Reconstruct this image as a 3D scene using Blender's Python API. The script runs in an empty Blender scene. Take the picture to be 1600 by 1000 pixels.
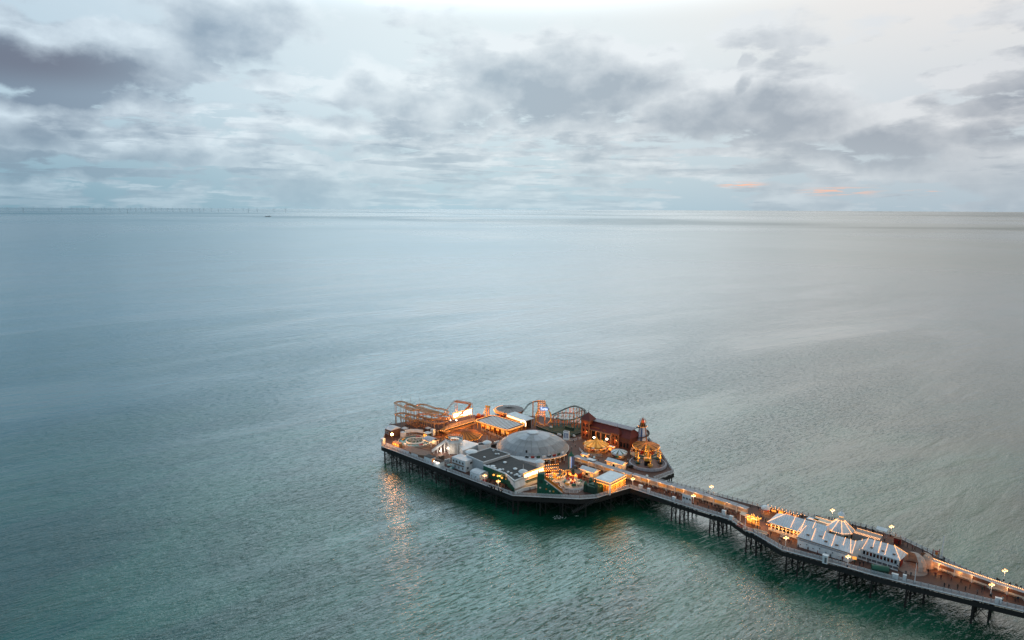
import bpy, bmesh, math, random
from mathutils import Vector, Matrix
random.seed(7)
SC = bpy.context.scene
COL = SC.collection
RAD = math.radians

# ------------------------------------------------------------------ camera
F, PITCH, ROLL, CAMZ = 1067.0, math.atan(174.0 / 1067.0), math.atan(7 / 1600.0), 118.0
cam_d = bpy.data.cameras.new('camera')
cam = bpy.data.objects.new('camera', cam_d); COL.objects.link(cam)
cam_d.sensor_width = 36; cam_d.lens = 36 * F / 1600.0
cam_d.clip_start = 1; cam_d.clip_end = 200000
cam.matrix_world = (Matrix.Translation((0, 0, CAMZ)) @ Matrix.Rotation(math.pi / 2 - PITCH, 4, 'X')
                    @ Matrix.Rotation(ROLL, 4, 'Z'))
SC.camera = cam
CM = cam.matrix_world.to_3x3()
DECK = 8.0

def ray(px, py):
    return (CM @ Vector((px - 800.0, 500.0 - py, -F))).normalized()

def at(px, py, z=DECK):
    d = ray(px, py); t = (z - CAMZ) / d.z
    return Vector((d.x * t, d.y * t, z))

# ------------------------------------------------------------------ view
SC.view_settings.view_transform = 'Standard'
SC.view_settings.look = 'None'
SC.view_settings.exposure = 0.12
SC.view_settings.gamma = 1.0
SC.view_settings.use_curve_mapping = False
SC.render.engine = 'CYCLES'
SC.cycles.use_denoising = True
SC.cycles.max_bounces = 5
SC.cycles.diffuse_bounces = 2
SC.cycles.glossy_bounces = 2
SC.cycles.sample_clamp_indirect = 4.0
SC.cycles.use_light_tree = True

# ------------------------------------------------------------------ sky
W = bpy.data.worlds.new('World'); SC.world = W; W.use_nodes = True
wt = W.node_tree; wt.nodes.clear()

class NT:
    """small helper to write node trees"""
    def __init__(s, tree): s.t = tree
    def n(s, kind, **kw):
        x = s.t.nodes.new(kind)
        for k, v in kw.items(): setattr(x, k, v)
        return x
    def put(s, sock, v):
        if isinstance(v, bpy.types.NodeSocket): s.t.links.new(v, sock)
        elif v is not None: sock.default_value = v
    def m(s, op, a, b=None, c=None, clamp=False):
        x = s.n('ShaderNodeMath', operation=op); x.use_clamp = clamp
        s.put(x.inputs[0], a)
        if b is not None: s.put(x.inputs[1], b)
        if c is not None: s.put(x.inputs[2], c)
        return x.outputs[0]
    def v(s, op, a, b=None, c=None):
        x = s.n('ShaderNodeVectorMath', operation=op)
        s.put(x.inputs[0], a)
        if b is not None: s.put(x.inputs[1], b)
        if c is not None: s.put(x.inputs[2], c)
        return x.outputs['Value'] if op in ('LENGTH', 'DOT_PRODUCT') else x.outputs[0]
    def comb(s, a, b, c):
        x = s.n('ShaderNodeCombineXYZ')
        for i, q in enumerate((a, b, c)): s.put(x.inputs[i], q)
        return x.outputs[0]
    def rng(s, val, a, b, c=0.0, d=1.0, smooth=True):
        x = s.n('ShaderNodeMapRange'); x.interpolation_type = 'SMOOTHSTEP' if smooth else 'LINEAR'
        for i, q in enumerate((val, a, b, c, d)): s.put(x.inputs[i], q)
        return x.outputs[0]
    def noise(s, vec, scale, detail=4, rough=0.5, dist=0.0):
        x = s.n('ShaderNodeTexNoise'); s.put(x.inputs['Vector'], vec)
        x.inputs['Scale'].default_value = scale; x.inputs['Detail'].default_value = detail
        x.inputs['Roughness'].default_value = rough; x.inputs['Distortion'].default_value = dist
        return x
    def mix(s, f, a, b):
        x = s.n('ShaderNodeMix', data_type='RGBA'); x.clamp_factor = True
        s.put(x.inputs[0], f); s.put(x.inputs[6], a); s.put(x.inputs[7], b)
        return x.outputs[2]
    def ramp(s, f, pts):
        x = s.n('ShaderNodeValToRGB'); s.put(x.inputs[0], f)
        e = x.color_ramp.elements
        while len(e) < len(pts): e.new(0.5)
        for i, (p, c) in enumerate(pts):
            e[i].position = p; e[i].color = (*c, 1)
        return x.outputs[0]

def srgb(r, g, b):
    return tuple(((c / 255 + 0.055) / 1.055) ** 2.4 if c > 10 else c / 255 / 12.92 for c in (r, g, b))

def angles(px, py):
    d = ray(px, py)
    return math.degrees(math.atan2(d.x, d.y)), math.degrees(math.asin(d.z))

# cumulus banks: image position of the centre, half widths, weight
CLOUDS = [
    (70, 82, 150, 42, 1.15), (190, 118, 60, 16, .7), (350, 30, 105, 62, .72), (390, 85, 60, 30, .45), (230, 40, 120, 45, .35),
    (560, 145, 80, 36, .66), (690, 150, 120, 42, .66), (880, 118, 150, 52, .95), (985, 108, 90, 38, .8), (900, 165, 90, 22, .6),
    (1168, 100, 17, 26, .72), (1150, 160, 150, 44, .95), (1240, 150, 70, 32, .6), (1290, 140, 13, 22, .55),
    (1370, 195, 120, 34, .95), (1480, 215, 120, 30, .6), (1545, 170, 90, 22, .85), (1590, 250, 90, 40, .8),
    (60, 222, 190, 20, .95), (20, 178, 90, 30, .8), (245, 205, 70, 22, .8), (330, 225, 120, 16, .45), (500, 208, 110, 22, .55),
    (640, 240, 140, 15, .5), (1290, 262, 220, 16, .6), (1040, 185, 120, 20, .5), (860, 250, 160, 13, .4), (120, 285, 260, 14, .4),
]
gt = bpy.data.node_groups.new('cloud_field', 'ShaderNodeTree')
gt.interface.new_socket('Direction', in_out='INPUT', socket_type='NodeSocketVector')
gt.interface.new_socket('Lift', in_out='INPUT', socket_type='NodeSocketFloat')
gt.interface.new_socket('Density', in_out='OUTPUT', socket_type='NodeSocketFloat')
gt.interface.new_socket('Depth', in_out='OUTPUT', socket_type='NodeSocketFloat')
G = NT(gt)
gi = G.n('NodeGroupInput'); go = G.n('NodeGroupOutput')
sp = G.n('ShaderNodeSeparateXYZ'); gt.links.new(gi.outputs[0], sp.inputs[0])
az = G.m('MULTIPLY', G.m('ARCTAN2', sp.outputs[0], sp.outputs[1]), 57.2958)
el = G.m('ADD', G.m('MULTIPLY', G.m('ARCSINE', sp.outputs[2]), 57.2958), gi.outputs[1])
zz = G.m('ADD', sp.outputs[2], G.m('MULTIPLY', gi.outputs[1], 0.01745))
nv = G.comb(sp.outputs[0], sp.outputs[1], G.m('MULTIPLY', zz, 1.55))
warp = G.noise(nv, 9.0, 6, 0.55)
wv = G.v('MULTIPLY_ADD', warp.outputs['Color'], (10.0, 5.0, 0), (-5.0, -2.5, 0))
pos = G.v('ADD', G.comb(az, el, 0.0), wv)
tot = None
for (px, py, rx, ry, amp) in CLOUDS:
    a0, e0 = angles(px, py)
    ra = rx * 1.65 / 17.5; re = ry * 1.6 / 18.2
    q = G.v('MULTIPLY_ADD', pos, (1 / ra, 1 / re, 0), (-a0 / ra, -e0 / re, 0))
    w = G.rng(G.v('LENGTH', q), 1.0, 0.15, 0.0, amp)
    tot = w if tot is None else G.m('MAXIMUM', tot, w)
fb = G.noise(nv, 16.0, 7, 0.54)
# general broken cloud that goes on all round the sky
gen = G.noise(G.comb(sp.outputs[0], sp.outputs[1], G.m('MULTIPLY', zz, 3.4)), 6.0, 6, 0.58)
g2 = G.m('MULTIPLY', G.rng(gen.outputs[0], 0.40, 0.62, 0.0, 0.80), G.rng(el, 15.0, 8.5, 0.45, 1.0))
# thin flat layers towards the horizon
lay = G.noise(G.comb(sp.outputs[0], sp.outputs[1], G.m('MULTIPLY', zz, 10.0)), 6.0, 6, 0.6)
low = G.m('MULTIPLY', G.rng(lay.outputs[0], 0.42, 0.62, 0.0, 0.85), G.rng(el, 9.5, 5.5))
tot = G.m('MAXIMUM', tot, G.m('MAXIMUM', g2, low))
dens = G.rng(G.m('ADD', tot, G.m('MULTIPLY', G.m('SUBTRACT', fb.outputs[0], 0.5), 0.95)), 0.20, 0.54)
gt.links.new(dens, go.inputs[0])
raw = G.rng(G.m('ADD', tot, G.m('MULTIPLY', G.m('SUBTRACT', fb.outputs[0], 0.5), 1.25)), 0.12, 0.95, 0.0, 1.0, False)
gt.links.new(raw, go.inputs[1])

N = NT(wt)
tc = N.n('ShaderNodeTexCoord'); D = tc.outputs['Generated']
spw = N.n('ShaderNodeSeparateXYZ'); wt.links.new(D, spw.inputs[0])
zc = N.m('MAXIMUM', spw.outputs[2], 0.0)
AZ = N.m('MULTIPLY', N.m('ARCTAN2', spw.outputs[0], spw.outputs[1]), 57.2958)
EL = N.m('MULTIPLY', N.m('ARCSINE', zc), 57.2958)
Dc = N.comb(spw.outputs[0], spw.outputs[1], zc)
def field(lift):
    g = N.n('ShaderNodeGroup'); g.node_tree = gt
    wt.links.new(Dc, g.inputs[0]); g.inputs[1].default_value = lift
    return g.outputs
d0, d1 = field(0.0)[0], field(1.5)[1]
side = N.rng(AZ, -40.0, 34.0, 0.0, 1.0, False)          # 0 at the left of the view, 1 at the right
# the veil of high cloud behind, by elevation, for the left, middle and right of the view
E01 = N.m('DIVIDE', EL, 40.0)
left = N.ramp(E01, [(0, srgb(124, 160, 178)), (.06, srgb(138, 172, 190)), (.18, srgb(176, 200, 215)), (.36, srgb(190, 210, 224)), (.6, srgb(140, 190, 218)), (1, srgb(112, 154, 182))])
mid = N.ramp(E01, [(0, srgb(170, 200, 214)), (.08, srgb(184, 208, 219)), (.2, srgb(210, 226, 234)), (.4, srgb(222, 234, 239)), (.6, srgb(176, 218, 242)), (1, srgb(138, 176, 190))])
right = N.ramp(E01, [(0, srgb(170, 188, 200)), (.08, srgb(186, 199, 208)), (.2, srgb(206, 213, 219)), (.36, srgb(229, 226, 224)), (.6, srgb(222, 220, 212)), (1, srgb(176, 176, 168))])
veil = N.mix(N.rng(side, 0.0, 0.5), left, mid)
veil = N.mix(N.rng(side, 0.5, 1.0), veil, right)
dark = N.ramp(side, [(0, srgb(104, 122, 144)), (.25, srgb(140, 161, 180)), (.5, srgb(150, 170, 186)), (.8, srgb(152, 164, 177)), (1, srgb(142, 151, 164))])
lit = N.ramp(side, [(0, srgb(200, 217, 230)), (.4, srgb(226, 237, 243)), (.7, srgb(224, 231, 236)), (1, srgb(214, 217, 221))])
# the cloud low in the distance takes the colour of the air
air = N.rng(EL, 0.0, 7.0)
cloud = N.mix(N.m('MULTIPLY', d1, 0.95), lit, dark)
amt = N.m('MULTIPLY', d0, N.m('ADD', 0.35, N.m('MULTIPLY', air, 0.60)))
skyc = N.mix(amt, veil, cloud)
# the heavy purple-brown bank low on the left
a0, e0 = angles(50, 92)
hv = N.v('MULTIPLY_ADD', N.comb(AZ, EL, 0.0), (1 / 10.5, 1 / 2.3, 0), (-a0 / 10.5, -e0 / 2.3, 0))
hb = N.m('MULTIPLY', N.rng(N.v('LENGTH', hv), 1.0, 0.1), N.m('MULTIPLY', d0, d1))
skyc = N.mix(N.m('MULTIPLY', hb, 0.50), skyc, (*srgb(92, 88, 106), 1))
# a few shreds lit orange close to the horizon
sn = N.noise(N.v('MULTIPLY', Dc, (1.0, 1.0, 14.0)), 26.0, 5, 0.6)
for (px, py, rx, ry) in ((1158, 289, 34, 5), (1312, 299, 52, 7), (1440, 301, 24, 4)):
    a0, e0 = angles(px, py)
    q = N.v('MULTIPLY_ADD', N.comb(AZ, EL, 0.0), (17.5 / rx, 18.2 / ry, 0), (-a0 * 17.5 / rx, -e0 * 18.2 / ry, 0))
    k = N.m('MULTIPLY', N.rng(N.v('LENGTH', q), 1.25, 0.0), N.rng(sn.outputs[0], 0.46, 0.56))
    skyc = N.mix(N.m('MULTIPLY', k, 0.85), skyc, (*srgb(250, 190, 160), 1))
nis = N.n('ShaderNodeTexSky'); nis.sky_type = 'NISHITA'; nis.sun_disc = False
nis.sun_elevation = RAD(30); nis.sun_rotation = RAD(5); nis.air_density = 1.4; nis.dust_density = 2.0
bgn = N.n('ShaderNodeBackground'); wt.links.new(nis.outputs[0], bgn.inputs[0]); bgn.inputs[1].default_value = 0.05
# the sun sits behind thin cloud above the view: its wide veiled glow
sd_ = N.m('ARCCOSINE', N.v('DOT_PRODUCT', Dc, (math.sin(RAD(-1)) * math.cos(RAD(20)), math.cos(RAD(-1)) * math.cos(RAD(20)), math.sin(RAD(20)))))
glowf = N.m('ADD', 1.0, N.m('MULTIPLY', N.m('MULTIPLY', N.rng(sd_, RAD(38), 0.0), N.rng(EL, 14.0, 22.0)), 2.8))
bgc = N.n('ShaderNodeBackground'); wt.links.new(skyc, bgc.inputs[0]); wt.links.new(glowf, bgc.inputs[1])
ms = N.n('ShaderNodeMixShader'); ms.inputs[0].default_value = 0.96
wt.links.new(bgn.outputs[0], ms.inputs[1]); wt.links.new(bgc.outputs[0], ms.inputs[2])
wo = N.n('ShaderNodeOutputWorld'); wt.links.new(ms.outputs[0], wo.inputs[0])
W.cycles.sampling_method = 'MANUAL'; W.cycles.sample_map_resolution = 512

sun_d = bpy.data.lights.new('sun', 'SUN'); sun_d.energy = 0.30; sun_d.angle = RAD(60); sun_d.color = (1.0, 0.97, 0.93)
sun = bpy.data.objects.new('sun', sun_d); COL.objects.link(sun)
sdir = Vector((math.sin(RAD(5)) * math.cos(RAD(30)), math.cos(RAD(5)) * math.cos(RAD(30)), math.sin(RAD(30))))
sun.rotation_euler = sdir.to_track_quat('Z', 'Y').to_euler(); sun.location = (0, 0, 300)

# ------------------------------------------------------------------ water
def new_mat(name):
    m = bpy.data.materials.new(name); m.use_nodes = True
    m.node_tree.nodes.clear()
    return m, NT(m.node_tree)

wm, K = new_mat('sea_water')
geo = K.n('ShaderNodeNewGeometry'); PW = geo.outputs['Position']
rot = K.n('ShaderNodeVectorRotate', rotation_type='Z_AXIS'); K.put(rot.inputs['Vector'], PW); rot.inputs['Angle'].default_value = RAD(-38)
RV = rot.outputs[0]                       # x along the crests, y across
swell = K.noise(K.v('MULTIPLY', RV, (0.25, 1.0, 1)), 0.10, 2, 0.5, 0.6)
chop = K.noise(K.v('MULTIPLY', RV, (0.36, 1.0, 1)), 0.70, 4, 0.62, 0.4)
rip = K.noise(K.v('MULTIPLY', RV, (0.5, 1.0, 1)), 1.9, 2, 0.6, 0.2)
patch = K.noise(K.v('MULTIPLY', RV, (0.3, 1.0, 1)), 0.011, 5, 0.6, 0.8)
gust = K.noise(K.v('MULTIPLY', PW, (1.0, 0.55, 1)), 0.00042, 5, 0.55, 0.4)
dist = K.v('LENGTH', PW)
far = K.rng(dist, 200, 2200)
pm = K.rng(patch.outputs[0], 0.30, 0.68)
gm = K.rng(gust.outputs[0], 0.42, 0.60)
h = K.m('MULTIPLY', swell.outputs[0], 0.75)
h = K.m('ADD', h, K.m('MULTIPLY', chop.outputs[0], K.m('ADD', 0.13, K.m('MULTIPLY', pm, 0.42))))
lets = K.noise(K.v('MULTIPLY', RV, (0.28, 1.0, 1)), 0.95, 3, 0.6, 0.3)
h = K.m('ADD', h, K.m('MULTIPLY', K.rng(lets.outputs[0], 0.54, 0.70), K.m('MULTIPLY', pm, 0.30)))
h = K.m('ADD', h, K.m('MULTIPLY', rip.outputs[0], K.m('ADD', 0.07, K.m('MULTIPLY', pm, 0.10))))
bmp = K.n('ShaderNodeBump'); K.put(bmp.inputs['Height'], h); bmp.inputs['Distance'].default_value = 1.0
K.put(bmp.inputs['Strength'], K.m('SUBTRACT', 1.0, K.m('MULTIPLY', far, K.m('ADD', 0.62, K.m('MULTIPLY', gm, 0.18)))))
cloudy = K.noise(K.v('MULTIPLY', RV, (0.5, 1.0, 1)), 0.02, 6, 0.65, 1.2)
# silt and weed colour the shallow water: emerald under the pier, painted darker for the pier's dark reflection, blue-grey to the west, beige-grey to the east
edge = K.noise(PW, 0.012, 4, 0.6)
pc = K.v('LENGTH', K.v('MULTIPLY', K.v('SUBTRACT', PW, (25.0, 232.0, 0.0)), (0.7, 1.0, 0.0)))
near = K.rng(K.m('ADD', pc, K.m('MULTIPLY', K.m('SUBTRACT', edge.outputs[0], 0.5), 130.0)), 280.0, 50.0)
spp = K.n('ShaderNodeSeparateXYZ'); K.put(spp.inputs[0], PW)
east = K.rng(K.m('DIVIDE', spp.outputs[0], K.m('MAXIMUM', spp.outputs[1], 60.0)), -0.1, 0.6)
openw = K.mix(east, (0.008, 0.115, 0.150, 1), (0.080, 0.095, 0.062, 1))
silt_shade = K.mix(K.rng(cloudy.outputs[0], 0.36, 0.66), (0.001, 0.050, 0.026, 1), (0.006, 0.112, 0.062, 1))
milky_sheen = K.mix(east, (0.095, 0.255, 0.330, 1), (0.225, 0.205, 0.165, 1))      # milky water further out, brightened to paint in the silvery sheen
openw = K.mix(K.rng(dist, 330, 900), openw, milky_sheen)
body = K.mix(near, openw, silt_shade)
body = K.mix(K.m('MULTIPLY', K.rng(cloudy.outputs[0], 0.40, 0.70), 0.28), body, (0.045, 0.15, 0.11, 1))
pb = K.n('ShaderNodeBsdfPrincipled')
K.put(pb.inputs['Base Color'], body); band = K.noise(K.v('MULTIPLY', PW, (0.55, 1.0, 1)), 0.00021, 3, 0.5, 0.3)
bandm = K.m('MULTIPLY', K.rng(band.outputs[0], 0.46, 0.56), K.rng(dist, 2600, 5200))
K.put(pb.inputs['IOR'], K.m('SUBTRACT', 1.74, K.m('MULTIPLY', bandm, 0.55)))
K.put(pb.inputs['Roughness'], K.m('ADD', 0.10, K.m('MULTIPLY', far, K.m('SUBTRACT', 0.22, K.m('MULTIPLY', gm, 0.10)))))
K.put(pb.inputs['Normal'], bmp.outputs[0])
o = K.n('ShaderNodeOutputMaterial'); wm.node_tree.links.new(pb.outputs[0], o.inputs[0])

me = bpy.data.meshes.new('sea')
R_ = 90000.0
ring = [(R_ * math.cos(2 * math.pi * i / 128), R_ * math.sin(2 * math.pi * i / 128), 0) for i in range(128)]
me.from_pydata([(0, 0, 0)] + ring, [], [(0, i + 1, (i + 1) % 128 + 1) for i in range(128)])
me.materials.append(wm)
sea = bpy.data.objects.new('sea', me); COL.objects.link(sea); sea['kind'] = 'structure'
sea['label'] = 'wide green-grey sea under the pier reaching to the horizon'

# ================================================================== helpers
AX = RAD(-42.0)
UV = Vector((math.cos(AX), math.sin(AX), 0)); VV = Vector((-math.sin(AX), math.cos(AX), 0))
MATS = {}
INV = {}

def mat(name, col=(.5, .5, .5), rough=0.6, var=0.18, scale=1.5, metal=0.0, emit=0.0, ecol=None, bump=0.0, stripes=None, col2=None):
    """procedural paint / timber / felt: colour broken up by noise, optional fine ribs"""
    if name in MATS: return MATS[name]
    m, k = new_mat(name)
    b = k.n('ShaderNodeBsdfPrincipled'); tcn = k.n('ShaderNodeTexCoord')
    nz = k.noise(tcn.outputs['Object'], scale, 5, 0.65)
    c2 = col2 or tuple(x * (1 - var * 1.6) for x in col)
    base = k.mix(k.rng(nz.outputs[0], 0.3, 0.72), (*c2, 1), (*col, 1))
    nf = k.noise(tcn.outputs['Object'], scale * 9, 3, 0.6)
    base = k.mix(k.m('MULTIPLY', k.rng(nf.outputs[0], 0.45, 0.75), var), base, (*[x * 0.55 for x in col], 1))
    k.put(b.inputs['Base Color'], base)
    b.inputs['Roughness'].default_value = rough; b.inputs['Metallic'].default_value = metal
    hgt = nf.outputs[0]
    if stripes:
        axis, per = stripes
        sx = k.n('ShaderNodeSeparateXYZ'); k.put(sx.inputs[0], tcn.outputs['Object'])
        s_ = k.m('SINE', k.m('MULTIPLY', sx.outputs[axis], 2 * math.pi / per))
        hgt = k.m('ADD', k.m('MULTIPLY', s_, 1.5), nf.outputs[0]); bump = bump or 0.05
    if bump:
        bp = k.n('ShaderNodeBump'); bp.inputs['Distance'].default_value = bump; k.put(bp.inputs['Height'], hgt)
        k.put(b.inputs['Normal'], bp.outputs[0])
    if emit:
        b.inputs['Emission Color'].default_value = (*(ecol or col), 1); b.inputs['Emission Strength'].default_value = emit
    oo = k.n('ShaderNodeOutputMaterial'); m.node_tree.links.new(b.outputs[0], oo.inputs[0])
    MATS[name] = m
    return m

white = mat('white_paint', (.74, .77, .79), .5, .16, .8)
cream = mat('cream_paint', (.70, .62, .50), .6, .15, .8)
wroof = mat('white_ribbed_roof', (.66, .71, .76), .4, .14, .5, stripes=(0, .9), bump=.06)
wflat = mat('pale_flat_roof', (.72, .77, .80), .5, .15, .4)
domeg = mat('grey_dome_sheet', (.31, .32, .335), .45, .14, .35)
domeg2 = mat('blue_grey_dome_sheet', (.33, .35, .39), .4, .12, .35)
felt = mat('dark_roof_felt', (.060, .056, .054), .85, .3, .6, col2=(.034, .038, .040))
plank = mat('deck_planks', (.105, .044, .030), .75, .3, .35, bump=.02, col2=(.060, .028, .022))
plankg = mat('grey_deck_planks', (.17, .125, .11), .75, .3, .35, bump=.02)
iron = mat('dark_iron', (.010, .0095, .009), .7, .3, 1.2)
green = mat('green_paint', (.004, .105, .062), .5, .25, 1.2)
dgreen = mat('dark_green_paint', (.006, .050, .032), .6, .3, 1.2)
teal = mat('teal_paint', (.01, .16, .15), .45, .2, 1.2)
orange = mat('orange_steel', (.62, .20, .035), .45, .25, 1.5)
yellow = mat('yellow_paint', (.68, .34, .045), .5, .2, 1.5)
gold = mat('gold_paint', (.70, .36, .06), .4, .2, 2)
ocan = mat('orange_canvas', (.56, .20, .025), .8, .2, 1)
bcan = mat('brown_canvas', (.16, .05, .012), .8, .2, 1)
red = mat('dark_red_slates', (.165, .022, .012), .6, .3, 1.5, bump=.03)
redp = mat('red_paint', (.32, .022, .012), .5, .25, 1.5)
brick = mat('orange_brick', (.30, .075, .026), .8, .35, 2.5, bump=.03)
lilac = mat('lilac_grey_roof', (.26, .235, .27), .6, .2, .6)
timber = mat('brown_timber', (.20, .12, .08), .7, .3, 1.5)
blackg = mat('dark_glass', (.010, .012, .015), .15, .1, 1)
dark = mat('dark_interior', (.016, .012, .011), .8, .3, 1)
blue = mat('blue_paint', (.03, .10, .28), .5, .2, 1.5)
steel = mat('pale_steel', (.52, .55, .57), .4, .2, 1.5)
pool = mat('pool_water', (.025, .16, .17), .08, .25, .9, bump=.05)
astro = mat('green_matting', (.008, .12, .06), .8, .3, 1.5)
skin = mat('skin', (.45, .25, .17), .6, .1, 5)
hair = mat('dark_hair', (.02, .014, .01), .7, .2, 5)
trouser = mat('dark_trousers', (.02, .022, .03), .8, .2, 5)
COATS = [('black', mat('black_cloth', (.012, .012, .014), .8, .2, 5)), ('dark blue', mat('navy_cloth', (.014, .02, .045), .8, .2, 5)),
         ('dark red', mat('red_cloth', (.16, .014, .012), .8, .2, 5)), ('dark green', mat('green_cloth', (.012, .045, .03), .8, .2, 5)),
         ('grey', mat('grey_cloth', (.10, .10, .11), .8, .2, 5)), ('pale', mat('pale_cloth', (.45, .42, .38), .8, .2, 5)),
         ('brown', mat('brown_cloth', (.09, .045, .025), .8, .2, 5))]
WARM = (1.0, .42, .10); SOFT = (1.0, .60, .30); COOL = (1.0, .86, .70)
bulb = mat('warm_bulbs', (1, .55, .2), .5, 0, 1, emit=4.2, ecol=(1.0, .43, .14))
obulb = mat('orange_bulbs', (1, .4, .08), .5, 0, 1, emit=7, ecol=(1.0, .34, .05))
wbulb = mat('white_bulbs', (1, .8, .6), .5, 0, 1, emit=18, ecol=(1.0, .78, .52))
glow = mat('lit_sign_white', (1, .8, .55), .5, 0, 1, emit=2.4, ecol=(1.0, .74, .42))
oglow = mat('lit_panel_orange', (1, .4, .1), .5, .2, 1, emit=.9, ecol=(1.0, .40, .07))
globe = mat('lamp_globe_lit', (1, .7, .4), .5, 0, 1, emit=3.2, ecol=(1.0, .42, .10))
wglobe = mat('lamp_globe_white_lit', (1, .9, .8), .5, 0, 1, emit=12, ecol=(1.0, .84, .62))

class MB:
    def __init__(s): s.v = []; s.f = []; s.i = []
    def add(s, vs, fs, mi=0):
        b = len(s.v); s.v += [Vector(q) for q in vs]
        for f in fs: s.f.append([b + k for k in f]); s.i.append(mi)
        return s
    def box(s, c, d, rz=0.0, mi=0, top=None):
        """c = centre of the bottom face, d = sizes; top = scale of the top face"""
        x, y, z = d[0] / 2, d[1] / 2, d[2]; t = top or (1, 1)
        cs, sn = math.cos(rz), math.sin(rz)
        p = [(-x, -y, 0), (x, -y, 0), (x, y, 0), (-x, y, 0), (-x * t[0], -y * t[1], z), (x * t[0], -y * t[1], z), (x * t[0], y * t[1], z), (-x * t[0], y * t[1], z)]
        p = [(c[0] + a * cs - b * sn, c[1] + a * sn + b * cs, c[2] + e) for a, b, e in p]
        return s.add(p, [(3, 2, 1, 0), (4, 5, 6, 7), (0, 1, 5, 4), (1, 2, 6, 5), (2, 3, 7, 6), (3, 0, 4, 7)], mi)
    def prism(s, poly, z0, z1, mi=0, ztop=None):
        n = len(poly); zt = ztop or [z1] * n
        p = [(q[0], q[1], z0) for q in poly] + [(q[0], q[1], zt[i]) for i, q in enumerate(poly)]
        ar = sum(poly[i][0] * poly[(i + 1) % n][1] - poly[(i + 1) % n][0] * poly[i][1] for i in range(n))
        o = list(range(n)) if ar > 0 else list(range(n))[::-1]
        fs = [tuple(o[::-1]), tuple(n + k for k in o)]
        for a in range(n):
            i, j = o[a], o[(a + 1) % n]; fs.append((i, j, n + j, n + i))
        return s.add(p, fs, mi)
    def bar(s, p, q, w, h=None, mi=0):
        p, q = Vector(p), Vector(q); h = h or w; d = (q - p)
        if d.length < 1e-6: return s
        d.normalize(); up = Vector((0, 0, 1)) if abs(d.z) < .95 else Vector((1, 0, 0))
        a = d.cross(up).normalized() * w / 2; b = a.cross(d).normalized() * h / 2
        vs = [p - a - b, p + a - b, p + a + b, p - a + b, q - a - b, q + a - b, q + a + b, q - a + b]
        return s.add(vs, [(0, 1, 2, 3), (7, 6, 5, 4), (0, 4, 5, 1), (1, 5, 6, 2), (2, 6, 7, 3), (3, 7, 4, 0)], mi)
    def tube(s, p, q, r, r2=None, n=8, mi=0):
        p, q = Vector(p), Vector(q); r2 = r if r2 is None else r2; d = (q - p).normalized()
        up = Vector((0, 0, 1)) if abs(d.z) < .95 else Vector((1, 0, 0))
        a = d.cross(up).normalized(); b = a.cross(d).normalized(); vs = []
        for c, rr in ((p, r), (q, r2)):
            vs += [c + (a * math.cos(2 * math.pi * k / n) + b * math.sin(2 * math.pi * k / n)) * rr for k in range(n)]
        fs = [(k, (k + 1) % n, n + (k + 1) % n, n + k) for k in range(n)] + [tuple(range(n))[::-1], tuple(range(n, 2 * n))]
        return s.add(vs, fs, mi)
    def lathe(s, prof, n=32, c=(0, 0, 0), a0=0.0, a1=2 * math.pi, mi=0, alt=None):
        full = abs(a1 - a0 - 2 * math.pi) < 1e-5; m = n if full else n + 1
        vs = [(c[0] + r * math.cos(a0 + (a1 - a0) * k / n), c[1] + r * math.sin(a0 + (a1 - a0) * k / n), c[2] + z) for (r, z) in prof for k in range(m)]
        b = len(s.v); s.v += [Vector(q) for q in vs]
        for j in range(len(prof) - 1):
            for k in range(n):
                k2 = (k + 1) % m
                s.f.append([b + j * m + k, b + j * m + k2, b + (j + 1) * m + k2, b + (j + 1) * m + k])
                s.i.append(mi if not alt else alt[k % len(alt)])
        return s
    def ball(s, c, r, mi=0):
        c = Vector(c); v = [c + Vector(q) * r for q in ((1, 0, 0), (-1, 0, 0), (0, 1, 0), (0, -1, 0), (0, 0, 1), (0, 0, -1))]
        return s.add(v, [(0, 2, 4), (2, 1, 4), (1, 3, 4), (3, 0, 4), (2, 0, 5), (1, 2, 5), (3, 1, 5), (0, 3, 5)], mi)
    def dome(s, c, r, h, n=16, rings=4, mi=0):
        return s.lathe([(r * math.cos(a), h * math.sin(a)) for a in [math.pi / 2 * k / rings for k in range(rings + 1)]], n, c, mi=mi)
    def bulbs(s, p, q, step, r=.13):
        p, q = Vector(p), Vector(q); n = max(1, int((q - p).length / step))
        for k in range(n + 1): s.ball(p.lerp(q, k / n), r)
        return s
    def mesh(s, name, mats):
        me_ = bpy.data.meshes.new(name); me_.from_pydata([tuple(q) for q in s.v], [], s.f)
        mats = mats if isinstance(mats, (list, tuple)) else [mats]
        for m_ in mats: me_.materials.append(m_)
        if len(mats) > 1:
            for p_, i_ in zip(me_.polygons, s.i): p_.material_index = min(i_, len(mats) - 1)
        me_.update()
        return me_
    def build(s, name, parent, mats, world=False, kind=None, label=None):
        if world and parent is not None:
            M = INV[parent.name]; s.v = [M @ q for q in s.v]
        ob = bpy.data.objects.new(name, s.mesh(name, mats)); COL.objects.link(ob)
        if parent is not None: ob.parent = parent
        if kind: ob['kind'] = kind
        if label: ob['label'] = label
        return ob

def thing(name, label, cat, loc=(0, 0, 0), rz=0.0, group=None):
    o_ = bpy.data.objects.new(name, None); COL.objects.link(o_); o_.empty_display_size = .5
    o_.location = loc; o_.rotation_euler = (0, 0, rz); o_['label'] = label; o_['category'] = cat
    if group: o_['group'] = group
    INV[o_.name] = (Matrix.Translation(Vector(loc)) @ Matrix.Rotation(rz, 4, 'Z')).inverted()
    return o_

def inst(name, mesh_, parent, M=None, label=None):
    o_ = bpy.data.objects.new(name, mesh_); COL.objects.link(o_)
    if parent is not None: o_.parent = parent
    if M is not None: o_.matrix_local = M
    if label: o_['label'] = label
    return o_

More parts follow.
